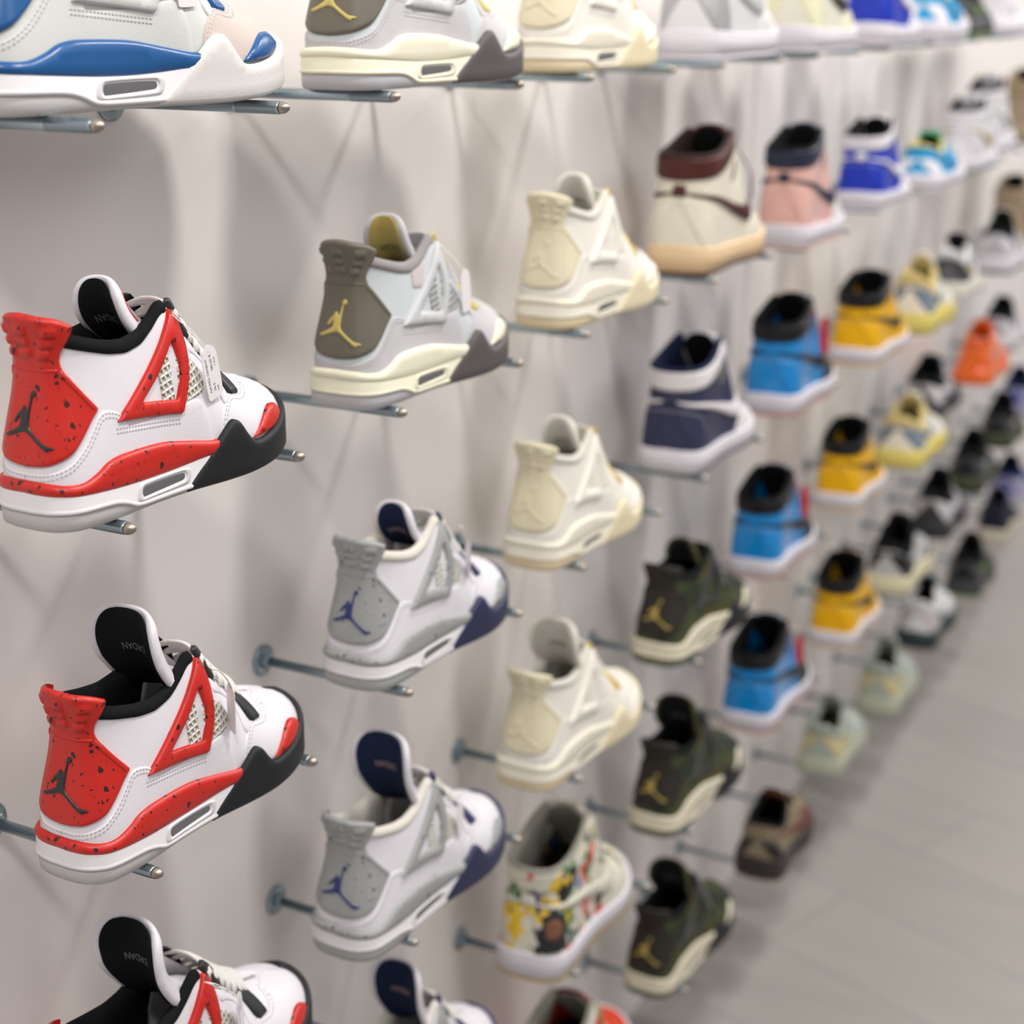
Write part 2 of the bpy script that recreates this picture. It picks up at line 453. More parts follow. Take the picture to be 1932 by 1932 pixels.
def laces(md, ss, inset=5, arch=9, wd=4.2, th=1.5, key='lace', drop=0, cross=1):
    V = []; F = []
    prof = circ(wd, 8, th)
    S = md.S
    for k, s in enumerate(ss):
        for (a, b) in (((s, 1), (s, -1)), ((s, 1), (ss[min(k+1, len(ss)-1)], -1)), ((ss[min(k+1, len(ss)-1)], 1), (s, -1)))[:1+2*cross]:
            if a[0] == b[0] and b is not a and k == len(ss)-1 and cross and False: continue
            A0 = S.ev([a[0]*a[1]], [S.ztop(a[0])-inset-4], [1.0])[0]; A = S.ev([a[0]*a[1]], [S.ztop(a[0])-inset], [4.])[0]
            B = S.ev([b[0]*b[1]], [S.ztop(b[0])-inset], [4.])[0]; B0 = S.ev([b[0]*b[1]], [S.ztop(b[0])-inset-4], [1.0])[0]
            n = 11; pts = [A0]
            for i in range(n):
                t = i/(n-1); p = A+(B-A)*t; h = arch*4*t*(1-t)
                p = p+np.array([.45, 0, .9])*h+np.array([0, 0, random.uniform(-.3, .3)]); pts.append(p)
            pts.append(B0)
            v, f = sweep(pts, prof, np.array([.45, 0, .9])); b_ = len(V); V += v; F += [tuple(b_+i for i in q) for q in f]
    md.put('laces', V, F, key)

def insole(md, z=15, off=-6, key='insole'):
    s = fullloop(md.S, 9); V, F = surf_grid(md.S, s, [lambda a: (z, off), lambda a: (z+2, off)], True, False)
    n = len(s); h = n//2
    for i in range(h):
        a1, a2 = n+(h+i) % n, n+(h+i+1) % n; b1, b2 = n+(h-i) % n, n+(h-i-1) % n
        f = list(dict.fromkeys([a1, a2, b2, b1]))
        if len(f) >= 3: F.append(tuple(f))
    md.put('insole', V, F, key)

JUMP = [(398,1083),(392,1120),(386,1170),(384,1215),(386,1245),(400,1265),(440,1300),(480,1334),(500,1339),(522,1344),(521,1356),(500,1360),(490,1371),(477,1362),(440,1328),(400,1293),(370,1276),(350,1276),(310,1292),(270,1311),(243,1315),(237,1303),(262,1288),(300,1266),(330,1243),(333,1220),(329,1192),(312,1215),(301,1233),(283,1231),(290,1213),(305,1185),(325,1164),(333,1152),(338,1137),(352,1132),(363,1142),(362,1156),(368,1158),(376,1120),(386,1084),(384,1066),(388,1048),(402,1040),(418,1045),(424,1060),(419,1075),(408,1083)]
def jumpman(cs, cz, h, wide=1.0):
    k = h/331.; return resample(np.array([((x-375)*k*wide+cs, (1208-y)*k+cz) for x, y in JUMP]), .7)
SW = [(0, 0), (8, -4), (30, -9), (60, -20), (90, -33), (112, -43), (124, -45), (131, -39), (137, -20), (139, -6, 1), (130, -18), (114, -25), (90, -20), (60, -11), (30, -3)]
def mir(loop):
    a = np.array([(p[0], p[1]) for p in loop]) if not isinstance(loop, np.ndarray) else loop
    return a*[-1, 1]
def both(md, name, loops, key, **k):
    L_ = [l if isinstance(l, np.ndarray) else cr(l, k.get('n', 8), True) for l in loops]
    md.panel(name, L_, key, **k); md.panel(name, [mir(l) for l in L_], key, **k)

OUTL = [(0, 0), (.6, 13), (5, 26), (17, 35.5), (50, 39), (100, 38.5), (140, 41), (180, 48), (215, 52.5), (245, 50.5), (270, 42), (288, 29), (297, 13), (299, 0)]

# ------------------------------------------------------------------ model: mid-cut basketball shoe with wings and visible air window
def build_four(name_logo='jump', tall=False):
    TALL = tall or 0
    T = [(0, 13, 0, 126, -22), (20, 15, 14, 126, -22), (40, 25, 25, 124, -15), (60, 42, 30, 120, -5), (85, 66, 32, 115, 4), (105, 86, 31.5, 113, 8),
         (125, 106, 30, 116, 10), (143, 122, 28, 124, 14), (155, 133, 26.5, 131, 18), (163, 141, 25, 132, 24), (174, 153, 22, 125, 34), (195, 172, 18, 107, 46), (215, 190, 15, 91, 55),
         (232, 205, 12, 80, 62), (242, 213, 5, 75, 75), (250, 219, 0, 71, 84), (275, 238, 0, 63, 86), (300, 257, 0, 55, 84), (320, 270, 0, 49, 80), ('S', 283, 0, 40, 72)]
    S = Surf(OUTL, T, zj=18, lean=[(0, -.02), (40, .05), (90, .02), (150, .05), (220, .12), (300, .15), (360, .1)], spring=9)
    md = Model(S); X = S.sx; SS = S.S
    Y_ = lambda x: X(float(np.interp(x, [0, 40, 76, 100, 155, 206, 230, 285, 300], [0, 26, 58, 80, 136, 191, 216, 281, 300])))
    allS = np.linspace(-SS, SS, 230)
    # upper shell, outer and inner skin
    rows = [(lambda q: (lambda s: (S.ztop(s)*q, 0)))(q) for q in np.linspace(.06, .985, 26)]
    rows += [lambda s: (S.ztop(s), -.8), lambda s: (S.ztop(s)-.5, -2.2)]+[(lambda q: (lambda s: (S.ztop(s)*q, -3)))(q) for q in (.96, .85, .6, .3, .1)]
    md.grid('upper', allS, rows, 'upper')
    # padded collar with lining
    sc = 163; cs = np.linspace(-sc, sc, 150)
    bw = smo((0, 7), (40, 7), (70, 7.5), (105, 8), (140, 8), (155, 7.5), (163, 7))
    rw = [lambda s: (S.ztop(s)-bw(s), .1), lambda s: (S.ztop(s)-bw(s)+.8, 1.5), lambda s: (S.ztop(s)-bw(s)*.55, 2.6), lambda s: (S.ztop(s)-1.5, 2.0), lambda s: (S.ztop(s)+1.6, -.6), lambda s: (S.ztop(s)+1.6, -4),
          lambda s: (S.ztop(s)-1, -7.5), lambda s: (S.ztop(s)-6, -9.5), lambda s: (S.ztop(s)*.82, -9), lambda s: (S.ztop(s)*.6, -7), lambda s: (S.ztop(s)*.35, -6), lambda s: (16, -5.5)]
    md.grid('collar_lining', cs, rw, 'collar')
    insole(md)
    # leather overlays
    right = [(0, 37), (20, 38), (38, 43), (52, 52), (62, 62), (72, 71.5), (84, 71), (96, 66, 1), (100, 58, 1), (154, 60), (178, 64), (188, 60), (193, 50), (196, 30, 1)]
    lp = cr(right, 8); poly = np.vstack([mir(lp[::-1]), lp[1:], [[196, 22], [-196, 22]]])
    md.panel('quarter_overlay', [poly], 'overlay', t=1.3, r=1.3)
    tr = [(Y_(191), 24, 1), (Y_(196), 44), (Y_(206), 55), (Y_(215), 59), (Y_(231), 56), (Y_(240), 58), (Y_(247), 63.5)]
    lp = cr(tr, 8); mm = [(2*SS-p[0], p[1]) for p in lp[::-1]]
    poly = np.vstack([lp, [[SS-30, 52], [SS-10, 46], [SS, 45], [SS+10, 46], [SS+30, 52]], mm])
    md.panel('toe_overlay', [resample(poly, 3)], 'toe', t=1.5, r=1.4)
    # lace-stay overlay beside the throat
    es = [(X(158), 106, 1), (X(166), 100), (X(176), 91), (X(186), 84), (X(194), 79, 1), (X(199), 60, 1), (X(195), 50), (X(187), 58), (X(186), 70), (X(180), 82), (X(168), 91), (X(158), 96)]
    es = cr([(min(a[0], 400),)+tuple(a[1:]) for a in es], 8, True)
    both(md, 'lace_stay', [es], 'overlay', t=1.4, r=1.2)
    # net window
    net = [(Y_(154), 64, 1), (Y_(170), 64.5), (Y_(182), 68), (Y_(186), 76), (Y_(180), 86), (Y_(168), 93), (Y_(156), 96, 1)]
    both(md, 'side_net', [net], 'net', t=.9, r=.8)
    nt2 = [(Y_(134), 86, 1), (Y_(146), 108), (Y_(150), 64, 1), (Y_(138), 63)]
    both(md, 'wing_net', [nt2], 'net', t=1.4, r=.8)
    # plastic wing
    wing = [(X(60), 63, 1), (X(88), 82), (X(116), 102), (X(133), 118), (X(142), 127, 1), (X(148), 117), (X(150), 100), (X(147), 80), (X(137), 56, 1), (X(108), 59)]
    hole = [(X(90), 71, 1), (X(116), 88), (X(135), 106, 1), (X(138), 94), (X(137), 80), (X(132), 67, 1)]
    both(md, 'plastic_wing', [wing, hole], 'wing', t=4.2, r=1.6, step=2.2, edge=-.4)
    # heel counter and tab
    hr = [(0, 41), (22, 43), (40, 49), (52, 58), (63, 69), (70, 74.5, 1), (58, 86), (47, 97), (40, 104), (38.5, 111), (45, 121), (51, 130, 1), (36, 135), (14, 138), (0, 139)]
    lp = cr(hr, 8); poly = np.vstack([lp, mir(lp[::-1])[1:-1]])
    def nub(v):
        o = np.zeros(len(v))
        for r_, zc in enumerate((115, 122.5, 130)):
            for c_ in (-1, 0, 1):
                xc = c_*(21+r_*4); o += 2.6*np.clip(1.4-np.maximum(np.abs(v[:, 0]-xc)/5.5, np.abs(v[:, 1]-zc+abs(c_)*1.5)/2.3), 0, .45)/.45
        return o
    md.panel('heel_tab', [poly], 'tab', t=3.4, r=1.8, step=2, grid=1.6, edge=-.2, back=-1.5, bump=nub)
    hid = len(md.parts)-1
    rim = cr([(38, 103.5, 1), (47, 96), (57, 86), (67, 75.5, 1), (64, 73, 1), (54, 83), (43, 93.5), (36, 100, 1)], 6, True)
    both(md, 'tab_rim', [rim], 'tab', t=1.4, r=1.0, base=2.8, parent=hid)
    rim = cr([(-38, 103.5, 1), (38, 103.5, 1), (36, 101, 1), (-36, 101, 1)], 6, True)
    md.panel('tab_rim', [rim], 'tab', t=.9, r=.8, base=3.0, parent=hid)
    if name_logo == 'jump': md.panel('jumper_logo', [jumpman(1, 70, 38, 1.6)], 'logo', t=1.3, r=.6, base=3.2, step=.9, grid=3, edge=-.2, parent=hid)
    else:
        for tx, zc in (('NIKE', 78), ('AIR', 60)):
            tv, tf = text_tris(tx, 19); V = S.ev(tv[:, 0], tv[:, 1]+zc, np.full(len(tv), 4.1)); md.put('heel_lettering', list(V), tf, 'logo', hid, False)
    # sole
    full = fullloop(S)
    md.grid('outsole', full, [lambda s: (0, 2.0), lambda s: (1.2, 4.3), lambda s: (7, 5.0), lambda s: (14, 4.6), lambda s: (16, 1)], 'outsole', True, True)
    zl = smo((0, 12.5), (45, 12), (74, 11), (88, 8), (100, 4), (120, 3), (190, 3), (SS, 3)); zu = smo((0, 24), (60, 22), (110, 20), (160, 21), (200, 24), (SS, 24))
    s2 = np.linspace(-(X(190)), X(190), 170)
    md.grid('midsole', s2, [lambda s: (zl(s)-.5, 3.5), lambda s: (zl(s)+.3, 6.3), lambda s: (zl(s)+1.8, 6.8), lambda s: (zl(s)+2.8, 5.9), lambda s: (zl(s)+3.6, 5.4), lambda s: (zu(s)-1, 5.4), lambda s: (zu(s)+1.5, 4.0)], 'midsole')
    mid = len(md.parts)-1
    fr = [(Y_(94), 8.5), (Y_(97), 17.5), (Y_(104), 19.2), (Y_(150), 19.5), (Y_(157), 18), (Y_(157), 12), (Y_(153), 8), (Y_(101), 6.5)]
    hl = [(Y_(100), 9.5), (Y_(100.5), 15), (Y_(104), 16.7), (Y_(148), 17.2), (Y_(152), 15.5), (Y_(151.5), 12), (Y_(148), 10.2), (Y_(103), 8.3)]
    both(md, 'window_frame', [fr, hl], 'midsole', t=1.2, r=1.1, base=5.4, step=1.6, parent=mid)
    both(md, 'air_window', [hl], 'glass', t=.3, r=1.2, base=5.2, step=2, parent=mid)
    top = [(0, 33), (20, 32.5), (34, 31), (48, 31), (62, 35), (74, 40), (90, 42), (135, 41), (165, 37), (190, 33), (X(180), 32, 1)]
    bot = [(X(180), 22, 1), (180, 21), (140, 18.5), (100, 19), (60, 21), (30, 23), (0, 24)]
    a, b_ = cr(top, 8), cr(bot, 8); rr = np.vstack([a, b_]); poly = np.vstack([a, b_, mir(b_[::-1])[1:], mir(a[::-1])[:-1]])
    md.panel('midsole_upper', [poly], 'mid_upper', t=5.9, r=3.4, edge=.6)
    wg = [(Y_(149), .5, 1), (Y_(158), 8), (Y_(173), 20), (Y_(186), 30), (Y_(197), 39), (Y_(206), 43), (Y_(213), 40), (Y_(220), 31), (Y_(227), 24.5), (Y_(238), 22.5), (Y_(258), 24), (Y_(276), 27), (Y_(287), 30)]
    lp = cr(wg, 8); mm = np.array([(2*SS-p[0], p[1]) for p in lp[::-1]])
    poly = np.vstack([lp, [[SS-12, 35], [SS, 37], [SS+12, 35]], mm, [[x_, .5] for x_ in np.linspace(2*SS-Y_(149), Y_(149), 60)[1:-1]]])
    md.panel('forefoot_wrap', [resample(poly, 2.4)], 'front', t=6.9, r=3.2, edge=1.5)
    ti = [(Y_(227), 24, 1), (Y_(236), 30), (Y_(247), 37), (Y_(257), 40), (Y_(266), 38), (Y_(272), 33), (Y_(274), 27, 1), (Y_(255), 24)]
    tl = cr(ti, 8, True); md.panel('toe_insert', [tl], 'toe_piece', t=5.2, r=4, edge=.8)
    md.panel('toe_insert', [np.array([(-p[0], p[1]) for p in tl])], 'toe_piece', t=5.2, r=4, edge=.8)
    cp = [(X(82), 112, 1), (X(112), 113, 1), (X(106), 90, 1), (X(84), 92, 1)]
    both(md, 'suede_patch', [cp], 'cpatch', t=1.2, r=.8)
    # lace holders
    h1 = [(X(141), 131, 1), (X(148), 132, 1), (X(159), 121), (X(167), 109, 1), (X(163), 100, 1), (X(156), 108), (X(146), 123)]
    both(md, 'lace_holder', [h1], 'holder', t=4.0, r=1.5, step=1.8)
    h2 = [(X(190), 86.5, 1), (X(194), 87.5, 1), (X(199), 82.5, 1), (X(203), 83.5, 1), (X(207), 78, 1), (X(212), 77, 1), (X(216), 66), (X(217), 55, 1), (X(203), 57, 1), (X(195), 70)]
    both(md, 'lace_holder', [h2], 'holder', t=3.4, r=1.2, step=1.8)
    # tongue
    pth = [(214, 66), (196, 78), (178, 92), (158, 104), (139, 113), (123, 125), (113, 141), (107, 158), (104, TALL)] if tall else [(214, 66), (196, 78), (178, 92), (158, 103), (139, 111), (122, 119), (110, 130), (103, 142), (100, 152)]
    tongue(md, pth, [(0, 13), (.3, 20), (.5, 27), (.66, 36), (.8, 43), (1, 45)] if tall else [(0, 13), (.3, 19), (.5, 24), (.75, 30), (1, 33)], (28, 40) if tall else (26, 30), 9, text='JORDAN', textsize=8.5, text_at=.82)
    laces(md, [X(150), X(160), X(170), X(180), X(190), X(200), X(209)], inset=3, arch=8, cross=1)
    st = [[np.array([[0, 26], [0, 36.]])], [], [], [], []]
    for off in (1.6, 4.4):
        q = cr([(0, 37-off), (20, 38-off), (38, 43-off), (52+off*.6, 52-off*.8), (62+off*.7, 62-off*.7), (72+off*.3, 71.5-off), (84, 71-off), (95, 66.5-off)], 8); st[0] += [q, mir(q)]
        q = np.array([[X(60), 60.5-off], [X(135), 54.5-off]]); st[1] += [q]; st[2] += [mir(q)]
        q = cr([(Y_(193)+off, 30), (Y_(197)+off*.9, 44-off*.3), (Y_(206)+off*.4, 55-off), (Y_(215), 59-off), (Y_(231), 56-off), (Y_(241), 58-off), (Y_(249), 63-off)], 8); st[3] += [q]; st[4] += [mir(q)]
    md.stitches(st, base=1.55)
    return md

# ------------------------------------------------------------------ model: cupsole sneaker, high or low
def build_one(high=True, strap=False, dunk=False, kg=None):
    if high:
        T = [(0, 8, 0, 139, -16), (20, 11, 15, 139, -16), (40, 21, 28, 140, -8), (60, 39, 34, 141, 0), (85, 66, 36, 143, 2), (105, 88, 35.5, 147, 3),
             (125, 112, 34, 153, 4), (143, 134, 31, 160, 6), (155, 147, 28, 164, 10), (163, 155, 26, 161, 20), (174, 163, 24, 150, 28), (195, 178, 19, 126, 40), (215, 193, 16, 102, 50),
             (235, 207, 11, 87, 60), (243, 212, 5, 82, 74), (251, 218, 0, 79, 84), (275, 237, 0, 68, 87), (300, 256, 0, 58, 84), (320, 270, 0, 51, 80), ('S', 284, 0, 40, 72)]
    else:
        T = [(0, 8, 0, 88, -14), (20, 11, 14, 88, -12), (40, 21, 24, 84, -5), (60, 39, 29, 78, 3), (85, 64, 31, 71, 8), (105, 84, 31, 71, 12),
             (125, 102, 29, 76, 16), (143, 118, 26, 85, 20), (155, 129, 24, 90, 26), (163, 137, 22, 91, 32), (174, 147, 21, 89, 38), (195, 165, 18, 84, 48), (215, 185, 15, 78, 56),
             (235, 203, 11, 72, 64), (243, 209, 5, 69, 76), (251, 215, 0, 67, 84), (275, 236, 0, 60, 87), (300, 256, 0, 54, 84), (320, 270, 0, 48, 80), ('S', 284, 0, 39, 72)]
    S = Surf(OUTL, T, zj=20, lean=[(0, .02), (40, .05), (90, .02), (150, .03), (220, .10), (300, .15), (360, .1)], spring=12)
    md = Model(S); X = S.sx; SS = S.S
    allS = np.linspace(-SS, SS, 200)
    rows = [(lambda q: (lambda s: (S.ztop(s)*q, 0)))(q) for q in np.linspace(.06, .985, 24)]
    rows += [lambda s: (S.ztop(s), -.8), lambda s: (S.ztop(s)-.5, -2.2)]+[(lambda q: (lambda s: (S.ztop(s)*q, -3)))(q) for q in (.96, .85, .6, .3, .12)]
    md.grid('upper', allS, rows, 'upper')
    sc = 163; cs = np.linspace(-sc, sc, 130)
    rw = [lambda s: (S.ztop(s)-4, .1), lambda s: (S.ztop(s)-2, 2.0), lambda s: (S.ztop(s)+1.2, .6), lambda s: (S.ztop(s)+1.8, -3), lambda s: (S.ztop(s)-1, -7), lambda s: (S.ztop(s)-8, -9),
          lambda s: (S.ztop(s)*.8, -8), lambda s: (S.ztop(s)*.55, -7), lambda s: (18, -5.5)]
    md.grid('collar_lining', cs, rw, 'lining')
    insole(md, 18)
    full = fullloop(S)
    ht = smo((0, 35), (60, 32), (120, 29), (200, 29), (SS-40, 30), (SS, 33))
    md.grid('midsole', full, [lambda s: (4, 3), lambda s: (4.6, 5.2), lambda s: (ht(s)*.62, 5.9), lambda s: (ht(s)-4.5, 5.6), lambda s: (ht(s)-3.6, 4.9), lambda s: (ht(s)-2.8, 5.5), lambda s: (ht(s)-.8, 4.9), lambda s: (ht(s)+.2, 2.8), lambda s: (ht(s)-.5, -.5)], 'midsole', True)
    md.grid('outsole', full, [lambda s: (0, 3.2), lambda s: (1, 5.2), lambda s: (4.6, 5.4), lambda s: (5.0, 3.0)], 'outsole', True, True)
    b = lambda z_: [z_]
    # heel foxing
    hz = 88 if high else 62
    hr = [(0, hz), (20, hz), (45, hz-5), (62, hz-18), (72, hz-36 if high else 34), (80, 24, 1)]
    lp = cr(hr, 8); poly = np.vstack([lp, mir(lp[::-1])[:-1]]); poly = np.vstack([poly, [[-40, 24], [0, 24], [40, 24]]])
    md.panel('heel_panel', [poly], 'heel', t=1.8, r=1.5)
    if high:
        # collar flap
        tp = [(0, 136.5), (40, 137.5), (80, 140.5), (110, 147.5), (135, 157), (150, 161.5, 1), (153, 148), (140, 137), (115, 126), (80, 117), (40, 112), (0, 110)]
        lp = cr(tp, 8); poly = np.vstack([lp, mir(lp[::-1])[1:-1]])
        md.panel('ankle_collar', [resample(poly, 3)], 'collar', t=3.4, r=3, edge=-.3)
        ey = [(X(134), 160, 1), (X(142), 158, 1), (X(156), 138), (X(178), 106), (X(202), 84), (X(213), 74, 1), (X(206), 60), (X(193), 64), (X(176), 80), (X(158), 100), (X(144), 124), (X(134), 140)]
    else:
        ey = [(X(132), 87, 1), (X(145), 87.5, 1), (X(165), 83), (X(190), 76), (X(213), 66, 1), (X(207), 54), (X(190), 58), (X(168), 64), (X(146), 66), (X(132), 66)]
    both(md, 'lace_stay', [ey], 'eyestay', t=1.8, r=1.3)
    fx = [(X(165), 24, 1), (X(176), 42), (X(192), 55), (X(214), 60), (X(232), 50), (X(250), 44), (X(275), 45)]
    lp = cr(fx, 8); mm = np.array([(2*SS-p[0], p[1]) for p in lp[::-1]])
    poly = np.vstack([lp, [[SS, 49]], mm, [[x_, 24] for x_ in np.linspace(2*SS-X(165), X(165), 40)[1:-1]]])
    md.panel('toe_guard', [resample(poly, 3)], 'foxing', t=1.6, r=1.3)
    tb = [(X(222), 57, 1), (X(236), 49.5), (X(252), 46), (X(272), 47)]
    lp = cr(tb, 8); mm = np.array([(2*SS-p[0], p[1]) for p in lp[::-1]])
    # swoosh, tail near the heel
    z0 = 97 if high else 66; kz = 1. if high else .62; x0 = 8 if high else 30
    sw = [(x0+(p[0]*(X(196)-x0)/139), z0+p[1]*kz)+tuple(p[2:]) for p in SW]
    both(md, 'side_swoosh', [sw], 'swoosh', t=3.2, r=1.0, step=1.8, edge=-.2)
    if high:
        md.panel('heel_pull_patch', [[(-11, 92, 1), (11, 92, 1), (10, 106, 1), (-10, 106, 1)]], 'patch', t=3.4, r=1.0)
        wl = cr([(X(108)-2, 104), (X(114), 116), (X(124), 126), (X(131), 128), (X(128), 116), (X(118), 106)], 8, True)
        both(md, 'ankle_emblem', [wl], 'emblem', t=1.2, r=.8)
        if dunk:
            fg = cr([(10, 37, 1), (60, 37, 1), (56, 54), (58, 70), (51, 83), (36, 87), (23, 81), (19, 68), (8, 63), (20, 54)], 6, True)
            md.panel('printed_figure', [fg], 'fig', t=2.4, r=.5)
            fc = cr([(28, 55), (42, 55), (49, 64), (47, 74), (37, 79), (27, 75), (24, 64)], 6, True)
            md.panel('printed_face', [fc], 'figface', t=2.8, r=.5)
        tongue(md, [(212, 76), (199, 92), (187, 110), (175, 129), (164, 146), (156, 158), (149, 169)], [(0, 12), (.3, 19), (.6, 27), (1, 34)], (34, 46), 9, patch=True)
        laces(md, [X(v) for v in (150, 160, 170, 180, 190, 200, 209)], inset=4, arch=7, cross=0 if not dunk else 1)
    else:
        tongue(md, [(213, 62), (194, 72), (175, 81), (156, 89), (140, 97), (127, 106)], [(0, 12), (.3, 18), (.7, 24), (1, 26)], (34, 46), 9, patch=True)
        laces(md, [X(v) for v in (145, 156, 167, 178, 190, 202)], inset=4, arch=6, cross=0)
    st = []
    for off in (2.0,):
        q = cr([(0, hz-off-2), (20, hz-off-2), (45, hz-7-off), (60-off, hz-20), (70-off, hz-36 if high else 36)], 8); st += [q, mir(q)]
    md.stitches([st], base=1.9)
    return md

# ------------------------------------------------------------------ model: chunky runner
def build_runner():
    T = [(0, 6, 0, 96, -16), (20, 9, 13, 96, -14), (40, 20, 23, 90, -5), (60, 38, 28, 82, 3), (85, 64, 30, 74, 8), (105, 84, 30, 74, 12),
         (125, 102, 28, 82, 16), (143, 118, 25, 92, 20), (155, 129, 23, 98, 26), (163, 137, 21, 98, 32), (174, 147, 20, 94, 38), (195, 165, 17, 87, 48), (215, 185, 14, 79, 56),
         (235, 203, 10, 72, 64), (243, 209, 5, 69, 76), (251, 215, 0, 67, 84), (275, 236, 0, 59, 87), (300, 256, 0, 51, 84), (320, 270, 0, 45, 80), ('S', 284, 0, 37, 72)]
    S = Surf(OUTL, T, zj=22, lean=[(0, .05), (40, .05), (90, 0), (150, .03), (220, .10), (300, .12), (360, .1)], spring=16)
    md = Model(S); X = S.sx; SS = S.S
    allS = np.linspace(-SS, SS, 160)
    rows = [(lambda q: (lambda s: (S.ztop(s)*q, 0)))(q) for q in np.linspace(.06, .985, 20)]
    rows += [lambda s: (S.ztop(s), -.8), lambda s: (S.ztop(s)-.5, -2.2)]+[(lambda q: (lambda s: (S.ztop(s)*q, -3)))(q) for q in (.96, .85, .6, .3, .15)]
    md.grid('upper', allS, rows, 'upper')
    cs = np.linspace(-160, 160, 100)
    rw = [lambda s: (S.ztop(s)-15, .1), lambda s: (S.ztop(s)-13, 2.6), lambda s: (S.ztop(s)-6, 4), lambda s: (S.ztop(s)+.5, 2), lambda s: (S.ztop(s)+1.8, -3), lambda s: (S.ztop(s)-1, -8), lambda s: (S.ztop(s)-9, -10),
          lambda s: (S.ztop(s)*.7, -8), lambda s: (20, -5.5)]
    md.grid('collar_lining', cs, rw, 'collar')
    insole(md, 20)
    full = fullloop(S)
    ht = smo((0, 36), (30, 35), (60, 32), (100, 31), (150, 34), (190, 36), (240, 28), (SS-30, 28), (SS, 34)); 
    md.grid('midsole', full, [lambda s: (5, 3), lambda s: (6, 8), lambda s: (14, 9.5+2.5*math.cos(s/26)), lambda s: (ht(s)*.55, 7), lambda s: (ht(s)*.75, 6.5), lambda s: (ht(s)-1, 4.5), lambda s: (ht(s), 2), lambda s: (ht(s)-1, -.5)], 'midsole', True)
    md.grid('outsole', full, [lambda s: (0, 3.5), lambda s: (1, 7), lambda s: (5.5, 8), lambda s: (6.5, 3.0)], 'outsole', True, True)
    hr = [(0, 76), (18, 76), (40, 72), (64, 66), (92, 58), (114, 46), (120, 24, 1)]
    lp = cr(hr, 8); poly = np.vstack([lp, mir(lp[::-1])[:-1], [[-50, 24], [0, 24], [50, 24]]])
    md.panel('heel_panel', [poly], 'heel', t=2.4, r=2)
    ey = [(X(128), 92, 1), (X(142), 95, 1), (X(165), 87), (X(190), 77), (X(213), 66, 1), (X(207), 52), (X(186), 50), (X(166), 34), (X(140), 34), (X(148), 56), (X(150), 68), (X(128), 74)]
    both(md, 'lace_stay', [ey], 'eyestay', t=1.8, r=1.3)
    fx = [(X(172), 24, 1), (X(190), 38), (X(214), 43), (X(240), 38), (X(265), 38)]
    lp = cr(fx, 8); mm = np.array([(2*SS-p[0], p[1]) for p in lp[::-1]])
    poly = np.vstack([lp, [[SS-12, 46], [SS, 50], [SS+12, 46]], mm, [[x_, 24] for x_ in np.linspace(2*SS-X(172), X(172), 40)[1:-1]]])
    md.panel('toe_guard', [resample(poly, 3)], 'foxing', t=1.8, r=1.4)
    sw = [(55+(p[0]*.72), 64+p[1]*.55)+tuple(p[2:]) for p in SW]
    both(md, 'side_stripe', [sw], 'swoosh', t=3.0, r=1.0, step=2, edge=-.2)
    tongue(md, [(213, 62), (194, 73), (175, 84), (158, 94), (144, 106), (134, 120)], [(0, 12), (.3, 18), (.7, 25), (1, 29)], (34, 46), 10, patch=True)
    laces(md, [X(v) for v in (145, 156, 167, 178, 190, 202)], inset=4, arch=6, cross=0)
    return md

# ------------------------------------------------------------------ structure
def quad(name, pts, m):
    me = new_mesh(name, pts, [(0, 1, 2, 3)], False, 1); o = add(name, me, m); o['kind'] = 'structure'; return o
def box(name, lo, hi, m):
    x0, y0, z0 = lo; x1, y1, z1 = hi
    v = [(x0, y0, z0), (x1, y0, z0), (x1, y1, z0), (x0, y1, z0), (x0, y0, z1), (x1, y0, z1), (x1, y1, z1), (x0, y1, z1)]
    f = [(0, 3, 2, 1), (4, 5, 6, 7), (0, 1, 5, 4), (1, 2, 6, 5), (2, 3, 7, 6), (3, 0, 4, 7)]
    o = add(name, new_mesh(name, v, f, False, 1), m); o['kind'] = 'structure'; return o
box('wall_left', (-.1, -1.5, 0), (0, 9, 3.0), M('wall_paint', (.84, .80, .775), .62, kind='wall'))
box('floor', (-.1, -1.5, -.05), (4.2, 9, 0), M('floor_vinyl', (.345, .325, .308), .42, kind='floor'))

# ------------------------------------------------------------------ rods
STEEL = M('zinc_steel', (.42, .52, .58), .32, 1, 'steel'); TIPM = M('dull_steel', (.38, .34, .29), .4, 1)
def lathe(prof, n=20, thread=None):
    V = []; F = []
    for i, (x, r) in enumerate(prof):
        for j in range(n): a = 2*math.pi*j/n; V.append((x, r*math.cos(a), r*math.sin(a)))
    for i in range(len(prof)-1):
        for j in range(n): k = (j+1) % n; F.append((i*n+j, i*n+k, (i+1)*n+k, (i+1)*n+j))
    F.append(tuple(range(n))[::-1]); F.append(tuple((len(prof)-1)*n+j for j in range(n)))
    return V, F
RL = 147.5
pr = [(3, 4)] ; x = 5
pr.append((RL-42, 4.0))
x = RL-41
while x < RL-7: pr += [(x, 4.25), (x+.5, 3.75)]; x += 1.0
pr.append((RL-6.5, 4.1))
ROD = new_mesh('rod_shaft', *lathe(pr)); TIP = new_mesh('rod_tip', *lathe([(RL-6.6, 3.9), (RL-5, 3.9), (RL-2.5, 3.2), (RL-.6, 1.9), (RL, .6)], 16))
FLG = new_mesh('rod_flange', *lathe([(0, 13.5), (1.6, 13.5), (2.4, 12.6), (2.5, 5)], 28)); NUT = new_mesh('rod_nut', *lathe([(2.2, 6.6), (2.8, 7.2), (8, 7.2), (8.6, 6.4)], 6), smooth=False)
